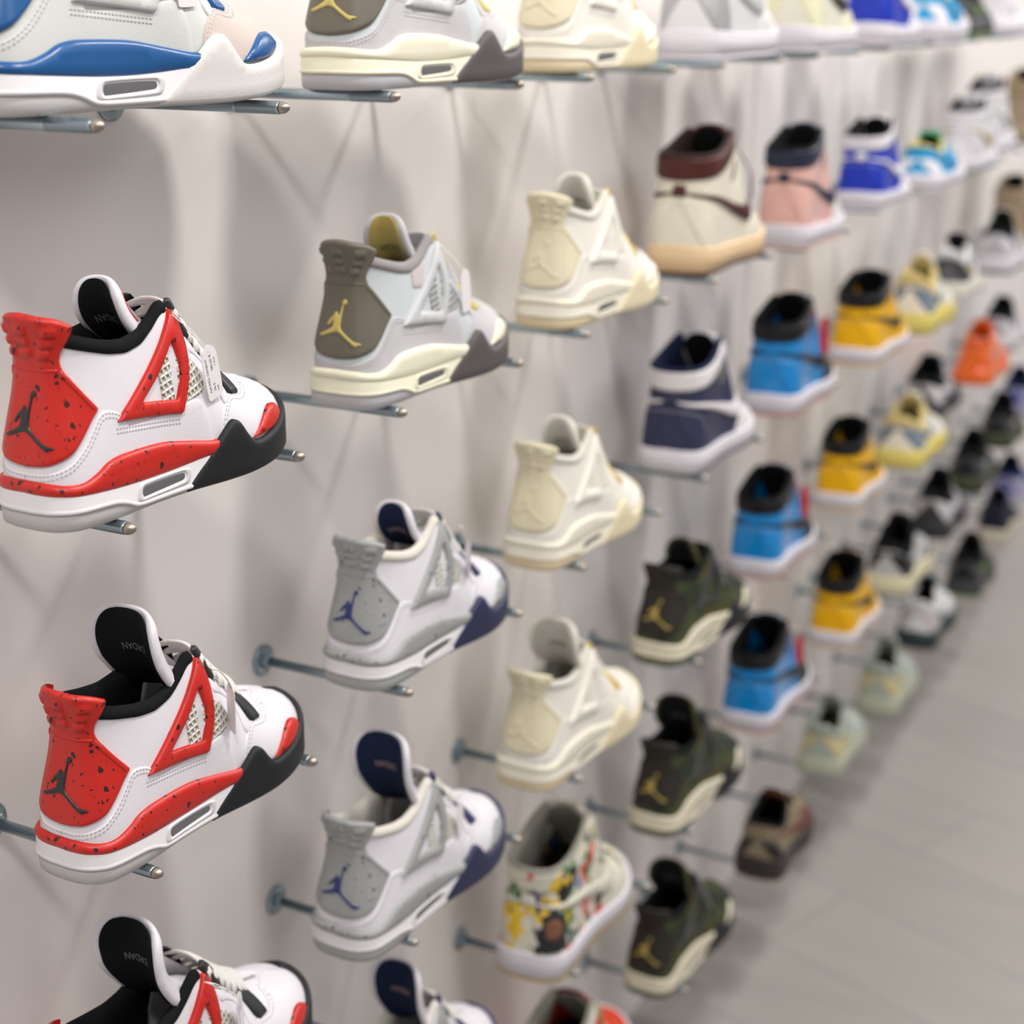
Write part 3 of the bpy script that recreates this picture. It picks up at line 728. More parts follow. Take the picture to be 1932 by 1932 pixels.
def rod(y, z, label, group='shelf rods'):
    e = bpy.data.objects.new('shelf_rod', None); COL.objects.link(e); e.location = (0.0003, y, z); e.empty_display_size = .02
    tag(e, label, 'rod', group)
    for n, me, m in (('shaft', ROD, STEEL), ('tip', TIP, TIPM), ('flange', FLG, STEEL), ('nut', NUT, STEEL)): add(n, me, m, e)
    return e

# ------------------------------------------------------------------ colourways
WHITE = M('white_leather', (.745, .725, .77), .38, kind='leather'); WMID = M('white_rubber', (.73, .71, .73), .42)
BLK = M('black_fabric', (.007, .008, .009), .9, kind='fabric', sheen=0); BLKR = M('black_rubber', (.014, .015, .017), .55, kind='leather'); BLKP = M('black_plastic', (.02, .022, .024), .35)
LACEW = M('white_lace', (.72, .70, .66), .8, kind='fabric'); GLASS = M('smoked_window', (.13, .13, .14), .12, coat=.6)
STI = M('grey_thread', (.50, .48, .48), .8); NETW = M('white_net', (.78, .78, .70), .5, kind='net')
INS = M('pale_insole', (.45, .45, .46), .8); GREYOUT = M('grey_rubber', (.50, .48, .47), .55, kind='leather')
RED = M('red_speckled', (.54, .018, .011), .38, kind='speckle'); REDP = M('red_patch', (.62, .03, .03), .5)
BLUE = M('blue_rubber', (.012, .09, .27), .3)
OFFW = M('grey_white_leather', (.60, .61, .585), .55, kind='leather'); STONE = M('stone_suede', (.55, .47, .43), .8, kind='suede')
def cm(**k):
    d = dict(upper=WHITE, overlay=WHITE, toe=WHITE, tab=RED, logo=BLKP, wing=RED, mid_upper=RED, midsole=WMID, outsole=GREYOUT, front=BLKR, toe_piece=RED, collar=BLK, tongue=WHITE,
             tongue_lining=BLK, lace=LACEW, holder=BLKP, net=NETW, insole=INS, stitch=STI, glass=GLASS, patch=REDP, print=M('grey_print', (.16, .16, .17), .6), lining=BLK,
             heel=WHITE, eyestay=WHITE, foxing=WHITE, swoosh=BLKP, emblem=BLKP)
    d.update(k); return d
red = cm()
mil = cm(upper=OFFW, overlay=OFFW, toe=STONE, tab=BLUE, logo=WMID, wing=OFFW, mid_upper=BLUE, front=M('white_wrap', (.70, .68, .66), .5, kind='leather'), toe_piece=BLUE, collar=OFFW, tongue=OFFW, tongue_lining=BLUE, holder=BLUE, patch=BLUE)
LG = M('light_grey_suede', (.52, .51, .53), .8, kind='suede'); LG2 = M('cool_grey_leather', (.56, .60, .62), .6, kind='leather'); TAUPE = M('taupe_rubber', (.135, .120, .092), .5); CRM = M('cream_rubber', (.80, .77, .60), .45)
YEL = M('mustard_yellow', (.56, .45, .13), .6); CHAR = M('charcoal_rubber', (.105, .092, .092), .55, kind='leather')
craft = cm(upper=LG2, overlay=LG, toe=LG, tab=TAUPE, logo=YEL, wing=M('grey_wing', (.55, .56, .57), .5), mid_upper=CRM, midsole=CRM, outsole=M('lilac_grey_rubber', (.47, .46, .48), .55), front=CHAR, toe_piece=CRM, collar=M('grey_lining', (.30, .28, .28), .9, kind='fabric'),
           tongue=LG, tongue_lining=M('mustard_lining', (.46, .36, .10), .9, kind='fabric'), lace=LG, holder=YEL, net=M('grey_net', (.5, .5, .5), .6, kind='net'), patch=LG, print=TAUPE, cpatch=M('pink_grey_suede', (.56, .50, .50), .85, kind='suede'))
NAVY = M('navy_rubber', (.022, .025, .075), .5); NAVYF = M('navy_fabric', (.012, .020, .055), .9, kind='fabric', sheen=0); CEM = M('cement_speckled', (.33, .34, .335), .5, kind='speckle', spot=(.05, .05, .07), amount=.8)
CREAMF = M('cream_fabric', (.70, .67, .60), .9, kind='fabric')
navy = cm(tab=CEM, logo=M('navy_logo', (.03, .04, .16), .5), wing=CEM, mid_upper=CEM, front=NAVY, toe_piece=CEM, collar=CREAMF, tongue_lining=NAVYF, holder=M('navy_plastic', (.02, .025, .10), .4), patch=NAVY, outsole=M('cement_rubber', (.40, .41, .40), .55), print=M('pink_print', (.40, .26, .26), .7))
SAIL = M('sail_leather', (.80, .77, .70), .4, kind='leather'); SAILT = M('sail_plastic', (.72, .66, .47), .45); SAILR = M('sail_rubber', (.76, .72, .60), .45); GOLDY = M('gold_plastic', (.80, .55, .05), .25, .4)
sail = cm(upper=SAIL, overlay=SAIL, toe=SAIL, tab=SAILT, logo=SAILT, wing=SAIL, mid_upper=SAILR, midsole=SAILR, outsole=M('warm_gum_rubber', (.74, .62, .40), .5), front=M('pale_gum_rubber', (.78, .69, .47), .5), toe_piece=SAIL, collar=M('sail_fabric', (.66, .64, .58), .9, kind='fabric'),
          tongue=SAIL, tongue_lining=M('sail_lining', (.52, .50, .46), .9, kind='fabric'), lace=SAIL, holder=GOLDY, net=SAIL, patch=SAILT, print=M('olive_print', (.14, .11, .04), .7))
CAMO = M('camo_suede', (.050, .062, .026), .8, kind='camo'); BRN = M('dark_brown_suede', (.018, .014, .010), .7)
olive = cm(upper=CAMO, overlay=CAMO, toe=CAMO, tab=BRN, logo=M('gold_thread', (.42, .32, .07), .5), wing=BLKP, mid_upper=M('bone_rubber', (.66, .61, .47), .5), midsole=MATS['bone_rubber'], outsole=M('olive_rubber', (.13, .14, .09), .6), front=BLKR, toe_piece=MATS['bone_rubber'], collar=BLK,
           tongue=M('olive_fabric', (.06, .06, .02), .8), tongue_lining=BLK, lace=M('black_lace', (.015, .016, .014), .8), holder=BLKP, net=CAMO, patch=BRN, stitch=BRN, insole=BLK)

def leather(n, c, r=.4): return M(n, c, r, kind='leather')
SOLEW = M('cupsole_white', (.68, .655, .71), .45)
def one(**k):
    d = cm(midsole=SOLEW, outsole=SOLEW, collar=BLKP, patch=WHITE, tongue=WHITE, tongue_lining=BLK, insole=BLK, stitch=STI); d.update(k); return d
SILV = M('silver_leather', (.42, .43, .44), .35, .3, 'leather')
c_silver = one(upper=leather('pale_silver', (.66, .66, .67)), heel=SILV, swoosh=leather('mid_silver', (.48, .49, .5)), foxing=leather('pale_silver', (.66,)*3), eyestay=leather('pale_silver', (.66,)*3), collar=SILV, lining=SILV)
FIGD = M('print_charcoal', (.02, .02, .024), .7); FIGB = M('print_brown', (.20, .085, .045), .7)
CREML = leather('cream_leather', (.70, .66, .55)); MAR = leather('oxblood_leather', (.075, .018, .015), .4)
c_maroon = one(upper=CREML, heel=CREML, collar=MAR, swoosh=M('oxblood_trim', (.06, .012, .012), .4), patch=MATS['oxblood_trim'], foxing=CREML, eyestay=CREML, midsole=M('peach_rubber', (.72, .52, .31), .5), outsole=M('brown_rubber', (.10, .045, .035), .6), lining=M('dark_brown_lining', (.03, .012, .01), .9), emblem=M('umber_print', (.13, .09, .08), .6), tongue=MAR, lace=CREML)
PINK = M('pink_patent', (.72, .42, .37), .18, coat=.5); NVL = leather('ink_leather', (.022, .028, .055), .35)
c_pink = one(upper=PINK, heel=PINK, collar=NVL, swoosh=NVL, patch=NVL, foxing=leather('pearl_leather', (.66, .66, .67)), eyestay=leather('pearl_leather', (.66,)*3), outsole=M('pink_rubber', (.72, .45, .42), .5), lining=BLK, tongue=NVL, lace=PINK)
PYEL = leather('pale_lemon_leather', (.74, .72, .50), .25)
c_lemon = one(upper=leather('sail_quarter', (.72, .70, .60)), heel=PYEL, collar=leather('sail_quarter', (.7,)*3), swoosh=BLKP, foxing=PYEL, eyestay=leather('sail_quarter', (.7,)*3), lining=BLK)
NV2 = leather('navy_leather', (.030, .032, .075), .45)
c_navy = one(upper=NV2, heel=NV2, collar=leather('soft_white', (.74, .71, .72)), swoosh=leather('soft_white', (.7,)*3), patch=NV2, foxing=leather('soft_white', (.7,)*3), eyestay=WHITE, emblem=M('faded_gold', (.16, .15, .09), .5), lining=NAVYF, tongue=WHITE, outsole=M('slate_rubber', (.12, .14, .15), .6))
AZ = M('azure_patent', (.0, .22, .58), .25, coat=.5); BLKL = leather('black_leather', (.011, .011, .012), .35)
c_azure = one(upper=AZ, heel=AZ, collar=BLKL, swoosh=BLKL, patch=AZ, foxing=BLKL, eyestay=M('cherry_patent', (.36, .012, .02), .25, coat=.4), tongue=BLKL, lace=M('black_cord', (.02,)*3, .7), outsole=M('rose_rubber', (.52, .20, .19), .5), lining=BLK, emblem=BLKL)
ROY = leather('royal_leather', (.012, .035, .42), .35)
c_royal = one(upper=ROY, heel=ROY, collar=WHITE, swoosh=WHITE, patch=WHITE, foxing=WHITE, eyestay=WHITE, lining=BLK)
TAXI = leather('taxi_yellow_leather', (.78, .42, .003), .35)
c_taxi = one(upper=TAXI, heel=TAXI, collar=BLKL, swoosh=BLKL, patch=TAXI, foxing=TAXI, eyestay=WHITE, lining=BLK, tongue=BLKL, outsole=M('amber_rubber', (.66, .38, .10), .5), emblem=BLKL)
GRAF = M('printed_canvas', (.66, .63, .52), .6, kind='graffiti'); BONE = leather('bone_leather', (.64, .62, .53))
c_graf = one(upper=GRAF, heel=GRAF, collar=GRAF, swoosh=BONE, patch=BONE, foxing=BONE, eyestay=BONE, tongue=BONE, tongue_lining=M('taupe_lining', (.30, .29, .25), .9), lining=M('taupe_lining', (.3,)*3), lace=BONE, outsole=M('gum_rubber', (.40, .25, .04), .5), emblem=MATS['red_patch'], fig=FIGD, figface=FIGB)
GRN = leather('apple_green_leather', (.16, .36, .12), .35); CORAL = leather('coral_red_leather', (.62, .06, .025), .35)
c_fruit = one(upper=CORAL, heel=GRN, collar=leather('bone2', (.62, .60, .52)), swoosh=WHITE, patch=WHITE, foxing=CORAL, eyestay=GRN, tongue=leather('wine_leather', (.20, .03, .04)), tongue_lining=MATS['taupe_lining'], lining=MATS['taupe_lining'], lace=BONE)
SKY = leather('sky_blue_leather', (.02, .32, .60)); 
c_sky = one(upper=SKY, heel=WHITE, swoosh=M('pool_blue', (.03, .22, .45), .5), patch=SKY, foxing=WHITE, eyestay=SKY, lining=M('lemon_lining', (.62, .55, .20), .8), tongue=M('leaf_green', (.08, .40, .10), .7))
DEN = M('denim_fabric', (.15, .19, .25), .9, kind='fabric')
c_denim = one(upper=leather('ivory_leather', (.72, .68, .57)), heel=DEN, collar=M('butter_fabric', (.62, .50, .20), .9, kind='fabric'), foxing=leather('ivory_leather', (.7,)*3), eyestay=leather('ice_leather', (.58, .62, .62)), swoosh=M('dark_olive', (.07, .07, .05), .6), midsole=M('lemon_rubber', (.62, .52, .13), .5), outsole=M('lemon_tread', (.50, .44, .14), .5), tongue=leather('ivory_leather', (.7,)*3), tongue_lining=MATS['butter_fabric'], lace=leather('ivory_leather', (.7,)*3), insole=M('tan_insole', (.25, .18, .10), .8))
c_bc = one(upper=leather('grey_mesh', (.42, .43, .44)), heel=BLKL, collar=BLK, foxing=BLKL, eyestay=leather('grey_mesh', (.4,)*3), swoosh=leather('grey_mesh', (.4,)*3), midsole=M('ecru_rubber', (.60, .56, .38), .5), outsole=M('grey_tread', (.26, .25, .23), .6), tongue=BLKL, lace=BLK)
SAGE = leather('sage_suede', (.34, .38, .335), .8); SAGE2 = leather('deep_sage', (.20, .23, .20), .8)
c_sage = one(upper=SAGE, heel=M('straw_trim', (.50, .44, .24), .7), collar=SAGE, foxing=SAGE, eyestay=leather('mist_leather', (.48, .53, .50)), swoosh=M('straw_trim', (.50, .44, .24), .7), midsole=leather('pale_sage_rubber', (.40, .42, .33)), outsole=SAGE, tongue=SAGE, lace=MATS['straw_trim'], insole=MATS['straw_trim'], tongue_lining=SAGE2)
TAN = leather('tan_nubuck', (.30, .23, .15), .8)
c_brown = one(upper=M('khaki_suede', (.24, .19, .12), .8), heel=leather('dark_oak', (.022, .018, .014)), collar=M('rust_lining', (.11, .04, .018), .9), foxing=M('rosewood', (.14, .045, .035), .6), eyestay=MATS['khaki_suede'], swoosh=MATS['rosewood'], midsole=M('black_oak_sole', (.03, .024, .022), .5), outsole=M('saddle_rubber', (.13, .065, .025), .5), tongue=MATS['rust_lining'], lace=BLK, insole=BLK, tongue_lining=MATS['rust_lining'])
c_kb = one(upper=BLKL, heel=leather('graphite', (.05, .052, .055)), collar=BLK, foxing=BLKL, eyestay=leather('graphite', (.05,)*3), swoosh=leather('steel_grey', (.35,)*3), midsole=M('lime_black_sole', (.04, .05, .02), .4), outsole=BLKR, tongue=BLKL, lace=BLK)
c_green = dict(c_kb); c_green.update(swoosh=M('lime_trim', (.14, .26, .03), .5), midsole=leather('graphite', (.05,)*3), outsole=MATS['lime_trim'])
c_wht = one(upper=leather('frost_mesh', (.70, .70, .72)), heel=leather('frost_panel', (.60, .58, .62)), collar=WHITE, eyestay=WHITE, swoosh=leather('steel_grey', (.35,)*3), lace=LACEW, tongue_lining=WHITE, insole=INS)
c_ice = dict(c_wht); c_ice.update(eyestay=leather('ice_blue_leather', (.42, .62, .74)), swoosh=M('bronze_trim', (.35, .25, .07), .5), outsole=M('teal_rubber', (.10, .22, .24), .5))
c_bw = one(upper=leather('black_mesh', (.03, .03, .035)), heel=leather('pale_grey_panel', (.50, .48, .50)), collar=BLK, foxing=BLKL, eyestay=leather('pale_grey_panel', (.5,)*3), swoosh=WHITE, midsole=leather('black_mesh', (.03,)*3), outsole=BLKR, tongue=BLKL, lace=LACEW)
c_stripe = one(upper=leather('slate_weave', (.10, .10, .115)), heel=leather('ink_mesh', (.035, .035, .042)), collar=leather('frost_mesh', (.6,)*3), foxing=leather('slate_weave', (.1,)*3), eyestay=leather('frost_mesh', (.6,)*3), swoosh=YEL, midsole=M('oat_rubber', (.62, .60, .52), .5), outsole=SOLEW, tongue=BLKL, lace=LACEW)
c_gw = one(upper=leather('dove_mesh', (.42, .40, .43)), heel=leather('frost_panel', (.6,)*3), collar=BLK, foxing=leather('dove_mesh', (.4,)*3), eyestay=leather('frost_mesh', (.6,)*3), swoosh=BLKL, midsole=leather('frost_panel', (.6,)*3), outsole=BLKR, tongue=BLKL, lace=LACEW)
ORG = M('orange_gloss', (.80, .13, .01), .15, coat=.6)
c_org = one(upper=ORG, heel=ORG, collar=ORG, foxing=ORG, eyestay=M('coral_gloss', (.75, .20, .10), .15), swoosh=M('chrome_trim', (.5, .48, .46), .2, .8), midsole=ORG, outsole=MATS['coral_gloss'], tongue=ORG, lace=ORG, insole=ORG, tongue_lining=ORG)
c_tan = one(upper=TAN, heel=TAN, collar=TAN, foxing=TAN, eyestay=TAN, swoosh=TAN, patch=TAN, midsole=M('tan_sole', (.34, .28, .19), .5), outsole=TAN, lining=TAN, tongue=TAN, lace=TAN, emblem=TAN)
c_teal = one(upper=leather('frost_mesh', (.6,)*3), heel=leather('rose_grey', (.50, .44, .45)), collar=leather('frost_mesh', (.6,)*3), foxing=leather('steel_grey', (.35,)*3), eyestay=leather('frost_mesh', (.6,)*3), swoosh=M('petrol_trim', (.06, .12, .13), .5), midsole=M('petrol_sole', (.015, .03, .032), .5), outsole=BLKR, tongue=MATS['petrol_trim'], lace=LACEW)
c_nvc = one(upper=leather('midnight_knit', (.006, .008, .022)), heel=leather('midnight_knit', (.01,)*3), collar=leather('midnight_knit', (.01,)*3), foxing=leather('midnight_knit', (.01,)*3), eyestay=leather('midnight_knit', (.01,)*3), swoosh=NAVY, midsole=M('biscuit_rubber', (.50, .45, .36), .5), outsole=MATS['biscuit_rubber'], tongue=NAVY, lace=NAVYF)
c_cob = one(upper=leather('cobalt_knit', (.05, .07, .25)), heel=leather('lavender_panel', (.30, .28, .42)), collar=NAVYF, foxing=leather('cobalt_knit', (.1,)*3), eyestay=leather('cobalt_knit', (.1,)*3), swoosh=WHITE, midsole=leather('lavender_panel', (.3,)*3), outsole=SOLEW, tongue=NAVY, lace=LACEW)

print('building models')
FOUR = build_four(); FOURT = build_four('text'); FOURB = build_four(tall=190); FOURM = build_four(tall=174); HIGH = build_one(True); LOW = build_one(False); RUN = build_runner(); DUNK = build_one(True, dunk=True)

def shoe(md, mats, loc, yaw=0, roll=0, pitch=0, scale=(1, 1, 1), label='', group=None, name='sneaker'):
    e = bpy.data.objects.new(name, None); COL.objects.link(e); e.empty_display_size = .03
    e.matrix_world = Matrix.Translation(loc) @ Matrix.Rotation(math.pi/2+math.radians(yaw), 4, 'Z') @ Matrix.Rotation(math.radians(pitch), 4, 'Y') @ Matrix.Rotation(math.radians(roll), 4, 'X') @ Matrix.Diagonal((*scale, 1))
    tag(e, label, 'sneaker', group)
    objs = []
    for n, me, key, par, lab in md.parts:
        if key in ('cpatch', 'fig', 'figface') and key not in mats: objs.append(None); continue
        o = add(n, me, mats[key], objs[par] if par is not None else e); objs.append(o)
    return e

# ------------------------------------------------------------------ the wall of shoes
FIT = {'A1': (0.95, 1.0, 0.0217, 0.0), 'A2': (0.982, 1.0, 0.0047, 0.0), 'A3': (1.004, 1.0, 0.0047, 0.0), 'A4': (1.08, 1.0, -0.0196, 0.0), 'B1': (1.08, 1.0, 0.0114, 0.0), 'B2': (0.994, 1.0, 0.0064, 0.0), 'B3': (0.983, 1.0, 0.0087, 0.0), 'B4': (1.08, 1.0, -0.0221, 0.0), 'B5': (0.919, 1.0, 0.0039, 0.0), 'C1': (0.9, 1.0, 0.0114, 0.0), 'C2': (0.956, 1.0, 0.0163, 0.0), 'C3': (0.946, 1.0, -0.0085, 0.0), 'C4': (1.048, 1.0, -0.0222, 0.0), 'C5': (1.08, 1.003, 0.002, 0.0), 'C6': (1.08, 0.85, 0.0239, 0.0), 'D1': (1.08, 1.0, 0.0403, 0.0), 'D2': (1.08, 1.031, 0.0283, 0.0), 'D3': (1.08, 0.976, 0.0214, 0.0), 'D4': (1.08, 1.0, -0.0119, 0.0), 'D5': (1.08, 1.0, -0.0069, 0.0), 'D6': (1.08, 1.0, -0.011, 0.0), 'E1': (0.952, 1.0, 0.0, 0.0182), 'E2': (0.9, 0.994, 0.0, 0.0208), 'E3': (1.022, 0.969, 0.0, 0.0157), 'E4': (0.982, 0.894, 0.0, 0.0046), 'E5': (1.08, 0.901, 0.0, 0.0051), 'E6': (0.9, 1.12, 0.0, 0.0351), 'F1': (0.9, 1.0, 0.0, 0.0185), 'F2': (0.9, 0.85, 0.0, 0.0224), 'F3': (1.047, 0.85, 0.0, 0.0303), 'F4': (0.9, 0.85, 0.0, 0.0187), 'F5': (0.95, 0.881, 0.0, 0.0251), 'F6': (0.9, 1.03, 0.0, 0.0196), 'G1': (0.9, 1.0, 0.0, 0.0334), 'G2': (1.019, 0.916, 0.0, 0.0418), 'G3': (0.979, 1.12, 0.0, 0.0461), 'G4': (1.08, 1.019, 0.0, 0.0453), 'G5': (1.08, 1.12, 0.0, 0.0423), 'G6': (0.9, 1.12, 0.0, 0.042), 'H2': (0.9, 0.85, 0.0, 0.0346), 'H3': (0.9, 1.041, 0.0, 0.0312), 'H5': (0.906, 1.12, 0.0, 0.038), 'H6': (1.08, 1.12, 0.0, 0.0288), 'I3': (0.9, 1.108, 0.0, 0.0504), 'I4': (1.055, 1.12, 0.0, 0.0287), 'I5': (0.9, 1.12, 0.0, 0.0347), 'I6': (0.9, 1.12, 0.0, 0.0506), 'J5': (0.921, 1.094, 0.0, 0.0226), 'J6': (0.9, 1.092, 0.0, 0.0344)}
RZ = [1.3453, 1.1142, .8831, .6520, .4208, .1897]
TIPX = .1475
CY = dict(A=.671, B=.979, C=1.308, D=1.645, E=1.98, F=2.33, G=2.60, H=2.94, I=3.27, J=3.65, K=3.98)
GAP = dict(A=.173, B=.192, C=.194, D=.196)
R_ = 'from the top'
ORD = ['top', 'second', 'third', 'fourth', 'fifth', 'lowest']
def sh(col, row, md, mats, lab, grp, dx=0, dy=0, yaw=None, scale=None, roll=0, pitch=0, name='sneaker', short=None, back=None):
    four = md in (FOUR, FOURT, FOURB, FOURM)
    if scale is None: scale = (.74, .78, .90) if four else (.70, .90, .90)
    if yaw is None: yaw = -2 if four else 3
    if back is None: back = (.041 if col == 'A' else .030) if four else .040
    y, z = CY[col], RZ[row-1]
    k, kz, oy, ox = FIT.get(col+str(row), (1, 1, 0, 0)); dz = -.010 if col+str(row) == 'E2' else 0; scale = (scale[0]*k, scale[1]*(1+k)/2, scale[2]*kz); z += dz
    e = shoe(md, mats, Vector((.101+dx+ox, y-back+oy, z+.0044)), yaw, roll, pitch, scale, lab, grp, name)
    e['slot'] = col+str(row)
    s = short or lab.split(',')[0]
    rod(y, z, f'zinc rod under the heel of the {s}, {ORD[row-1]} row'); rod(y+GAP.get(col, .196), z, f'zinc rod under the toe of the {s}, {ORD[row-1]} row')
    return e
G4 = 'winged mid sneakers'
A1 = sh('A', 1, FOURT, mil, 'grey and white mid sneaker with royal blue midsole band and stone suede toe', G4, scale=(.92, .92, .95), short='grey sneaker with the blue midsole band', back=.05, dx=-.03)
A2 = sh('A', 2, FOUR, red, 'red-heeled white sneaker with a printed price tag, uppermost of the red ones', 'white and red speckled sneakers', short='uppermost red and white sneaker')
A3 = sh('A', 3, FOURM, red, 'white and red speckled sneaker with big black tongue, middle of the red ones', 'white and red speckled sneakers', short='middle red and white sneaker')
A4 = sh('A', 4, FOURB, red, 'white and red speckled sneaker cut by the bottom edge, lowest of the three red ones', 'white and red speckled sneakers', short='lowest red and white sneaker')
B1 = sh('B', 1, FOUR, craft, 'grey suede sneaker with cream midsole and yellow figure, cut by the top edge', 'grey suede sneakers with cream midsoles', short='upper grey and cream sneaker')
B2 = sh('B', 2, FOUR, craft, 'grey suede sneaker with taupe heel, yellow figure and mustard tongue lining, fully in view', 'grey suede sneakers with cream midsoles', short='lower grey and cream sneaker')
B3 = sh('B', 3, FOUR, navy, 'white sneaker with navy toe wrap, directly under the grey suede one', 'white, cement grey and navy sneakers', short='upper white and navy sneaker')
B4 = sh('B', 4, FOURB, navy, 'white sneaker with navy toe wrap, middle one of its three', 'white, cement grey and navy sneakers', short='middle white and navy sneaker')
B5 = sh('B', 5, FOURB, navy, 'white and cement grey sneaker with navy tongue lining, cut by the bottom edge', 'white, cement grey and navy sneakers', short='lowest white and navy sneaker')
for r, t in ((1, 'all cream sneaker on the top row cut by the top edge'), (2, 'all cream sneaker with a gold lace holder, beside the grey and taupe one'), (3, 'all cream sneaker with gold lace holders, third down its column'), (4, 'all cream sneaker directly above the cartoon-printed high top')):
    sh('C', r, {4: FOURM}.get(r, FOUR), sail, t, 'all cream winged sneakers', short=['', 'topmost cream sneaker', 'second cream sneaker', 'third cream sneaker', 'lowest cream sneaker'][r])
C5 = sh('C', 5, DUNK, c_graf, 'off-white high top printed all over with colourful cartoons, gum sole, trimmed collar', 'high tops', short='cartoon-printed high top')
sh('C', 6, HIGH, c_fruit, 'apple green high top with coral red toe at the bottom edge', 'high tops', short='green and coral high top')
GH = 'high tops'
sh('D', 1, HIGH, c_silver, 'silver grey high top with white cupsole on the top row', GH, short='silver high top')
D2 = sh('D', 2, HIGH, c_maroon, 'cream leather high top with oxblood collar and peach sole', GH, short='cream and oxblood high top')
sh('D', 3, HIGH, c_navy, 'navy high top with white collar and white hooked stripe', GH, short='navy and white high top')
for r, t in ((4, 'olive camouflage sneaker with gold figure on its heel, uppermost of three'), (5, 'olive camouflage sneaker with gold figure, between two alike'), (6, 'olive camouflage sneaker with gold figure, nearest the floor of the three')):
    sh('D', r, {4: FOUR}.get(r, FOURM), olive, t, 'olive camouflage sneakers', short=['uppermost', 'middle', 'lowest'][r-4]+' olive sneaker')
sh('E', 1, HIGH, c_lemon, 'pale lemon high top with black hooked stripe on the top row', GH, short='pale lemon high top')
sh('E', 2, HIGH, c_pink, 'glossy pink high top with dark ink collar', GH, short='pink high top')
EB = []
for r, t in ((3, 'glossy azure blue high top with black collar, uppermost of three alike'), (4, 'glossy azure blue high top with black collar, between two alike'), (5, 'glossy azure blue high top with black collar, lowest of three alike')):
    EB.append(sh('E', r, HIGH, c_azure, t, 'azure blue high tops', short=['uppermost', 'middle', 'lowest'][r-3]+' azure high top'))
sh('E', 6, LOW, c_brown, 'dark brown and khaki low shoe with tan sole just above the floor', 'low sneakers', short='brown and khaki shoe', name='low_shoe')
sh('F', 1, HIGH, c_royal, 'royal blue and white high top on the top row', 'royal blue high tops', short='upper royal blue high top')
sh('F', 2, HIGH, c_royal, 'royal blue and white high top beside the pink one', 'royal blue high tops', short='lower royal blue high top')
for r, t in ((3, 'taxi yellow and white high top with black collar, uppermost of three'), (4, 'taxi yellow and white high top with black collar, between two alike'), (5, 'taxi yellow and white high top with black collar, lowest of three')):
    sh('F', r, HIGH, c_taxi, t, 'taxi yellow high tops', short=['uppermost', 'middle', 'lowest'][r-3]+' yellow high top')
sh('F', 6, RUN, c_sage, 'sage green runner with straw yellow rim, nearer of the two sage ones', 'sage green runners', short='nearer sage runner')
sh('G', 1, LOW, c_sky, 'white low sneaker with sky blue upper on the top row', 'white and sky blue low sneakers', short='upper sky blue low sneaker')
sh('G', 2, LOW, c_sky, 'white low sneaker with sky blue collar beside the royal blue high top', 'white and sky blue low sneakers', short='lower sky blue low sneaker')
sh('G', 3, RUN, c_denim, 'ivory runner with denim heel and lemon yellow sole, upper of two', 'ivory, denim and yellow runners', short='upper denim and yellow runner')
sh('G', 4, RUN, c_denim, 'ivory runner with denim heel and lemon yellow sole, lower of two', 'ivory, denim and yellow runners', short='lower denim and yellow runner')
sh('G', 5, RUN, c_bc, 'black and grey runner with thick ecru sole', 'runners', short='black runner with ecru sole')
sh('G', 6, RUN, c_sage, 'sage green runner further along the lowest row, behind the nearer sage one', 'sage green runners', short='further sage runner')
far = [('H', 1, RUN, c_green, 'black runner with lime green tread on the top row', 'black and lime runner'), ('H', 2, HIGH, c_ice, 'white high top with ice blue trim and teal sole', 'white and ice blue high top'),
 ('H', 3, RUN, c_stripe, 'dark striped runner with oat white sole and yellow mark', 'striped dark runner'), ('H', 4, RUN, c_bw, 'pale grey runner with black collar and black sole below the striped one', 'pale grey and black runner'),
 ('H', 5, RUN, c_bw, 'black runner with pale grey heel panel beside the ecru-soled one', 'black runner with pale heel'), ('H', 6, RUN, c_teal, 'white and rose grey runner with petrol black sole nearest the floor', 'petrol-soled white runner'),
 ('I', 1, RUN, c_wht, 'white mesh runner at the top right corner', 'white mesh runner'), ('I', 2, HIGH, c_wht, 'white high top beside the ice blue one at the right edge', 'plain white high top'),
 ('I', 3, RUN, c_gw, 'dove grey runner with black collar near the tan boot', 'dove grey runner'), ('I', 4, RUN, c_org, 'glossy bright orange shoe with chrome side mark', 'glossy orange shoe'),
 ('I', 5, RUN, c_kb, 'all black runner left of another black one below the orange shoe', 'all black runner'), ('I', 6, RUN, c_green, 'black runner with lime green marks just above the floor', 'low black and lime runner'),
 ('J', 2, HIGH, c_tan, 'tan nubuck boot at the right edge beneath the top row', 'upper tan boot'), ('J', 3, HIGH, c_tan, 'tan nubuck boot at the right edge beside the dove grey runner', 'lower tan boot'),
 ('J', 4, RUN, c_gw, 'pale runner with black collar to the right of the orange shoe', 'pale and black runner'), ('J', 5, RUN, c_kb, 'plain black runner to the right of and below the orange shoe', 'right-hand black runner'),
 ('J', 6, RUN, c_nvc, 'midnight navy shoe with biscuit sole near the floor', 'midnight navy shoe'), ('K', 5, RUN, c_cob, 'cobalt and lavender runner at the right edge, upper of two', 'upper cobalt runner'), ('K', 6, RUN, c_cob, 'cobalt and lavender runner at the right edge, lower of two', 'lower cobalt runner')]
for c_, r, md, mt, lab, shrt in far: sh(c_, r, md, mt, lab, 'sneakers at the far end of the wall', short=shrt)

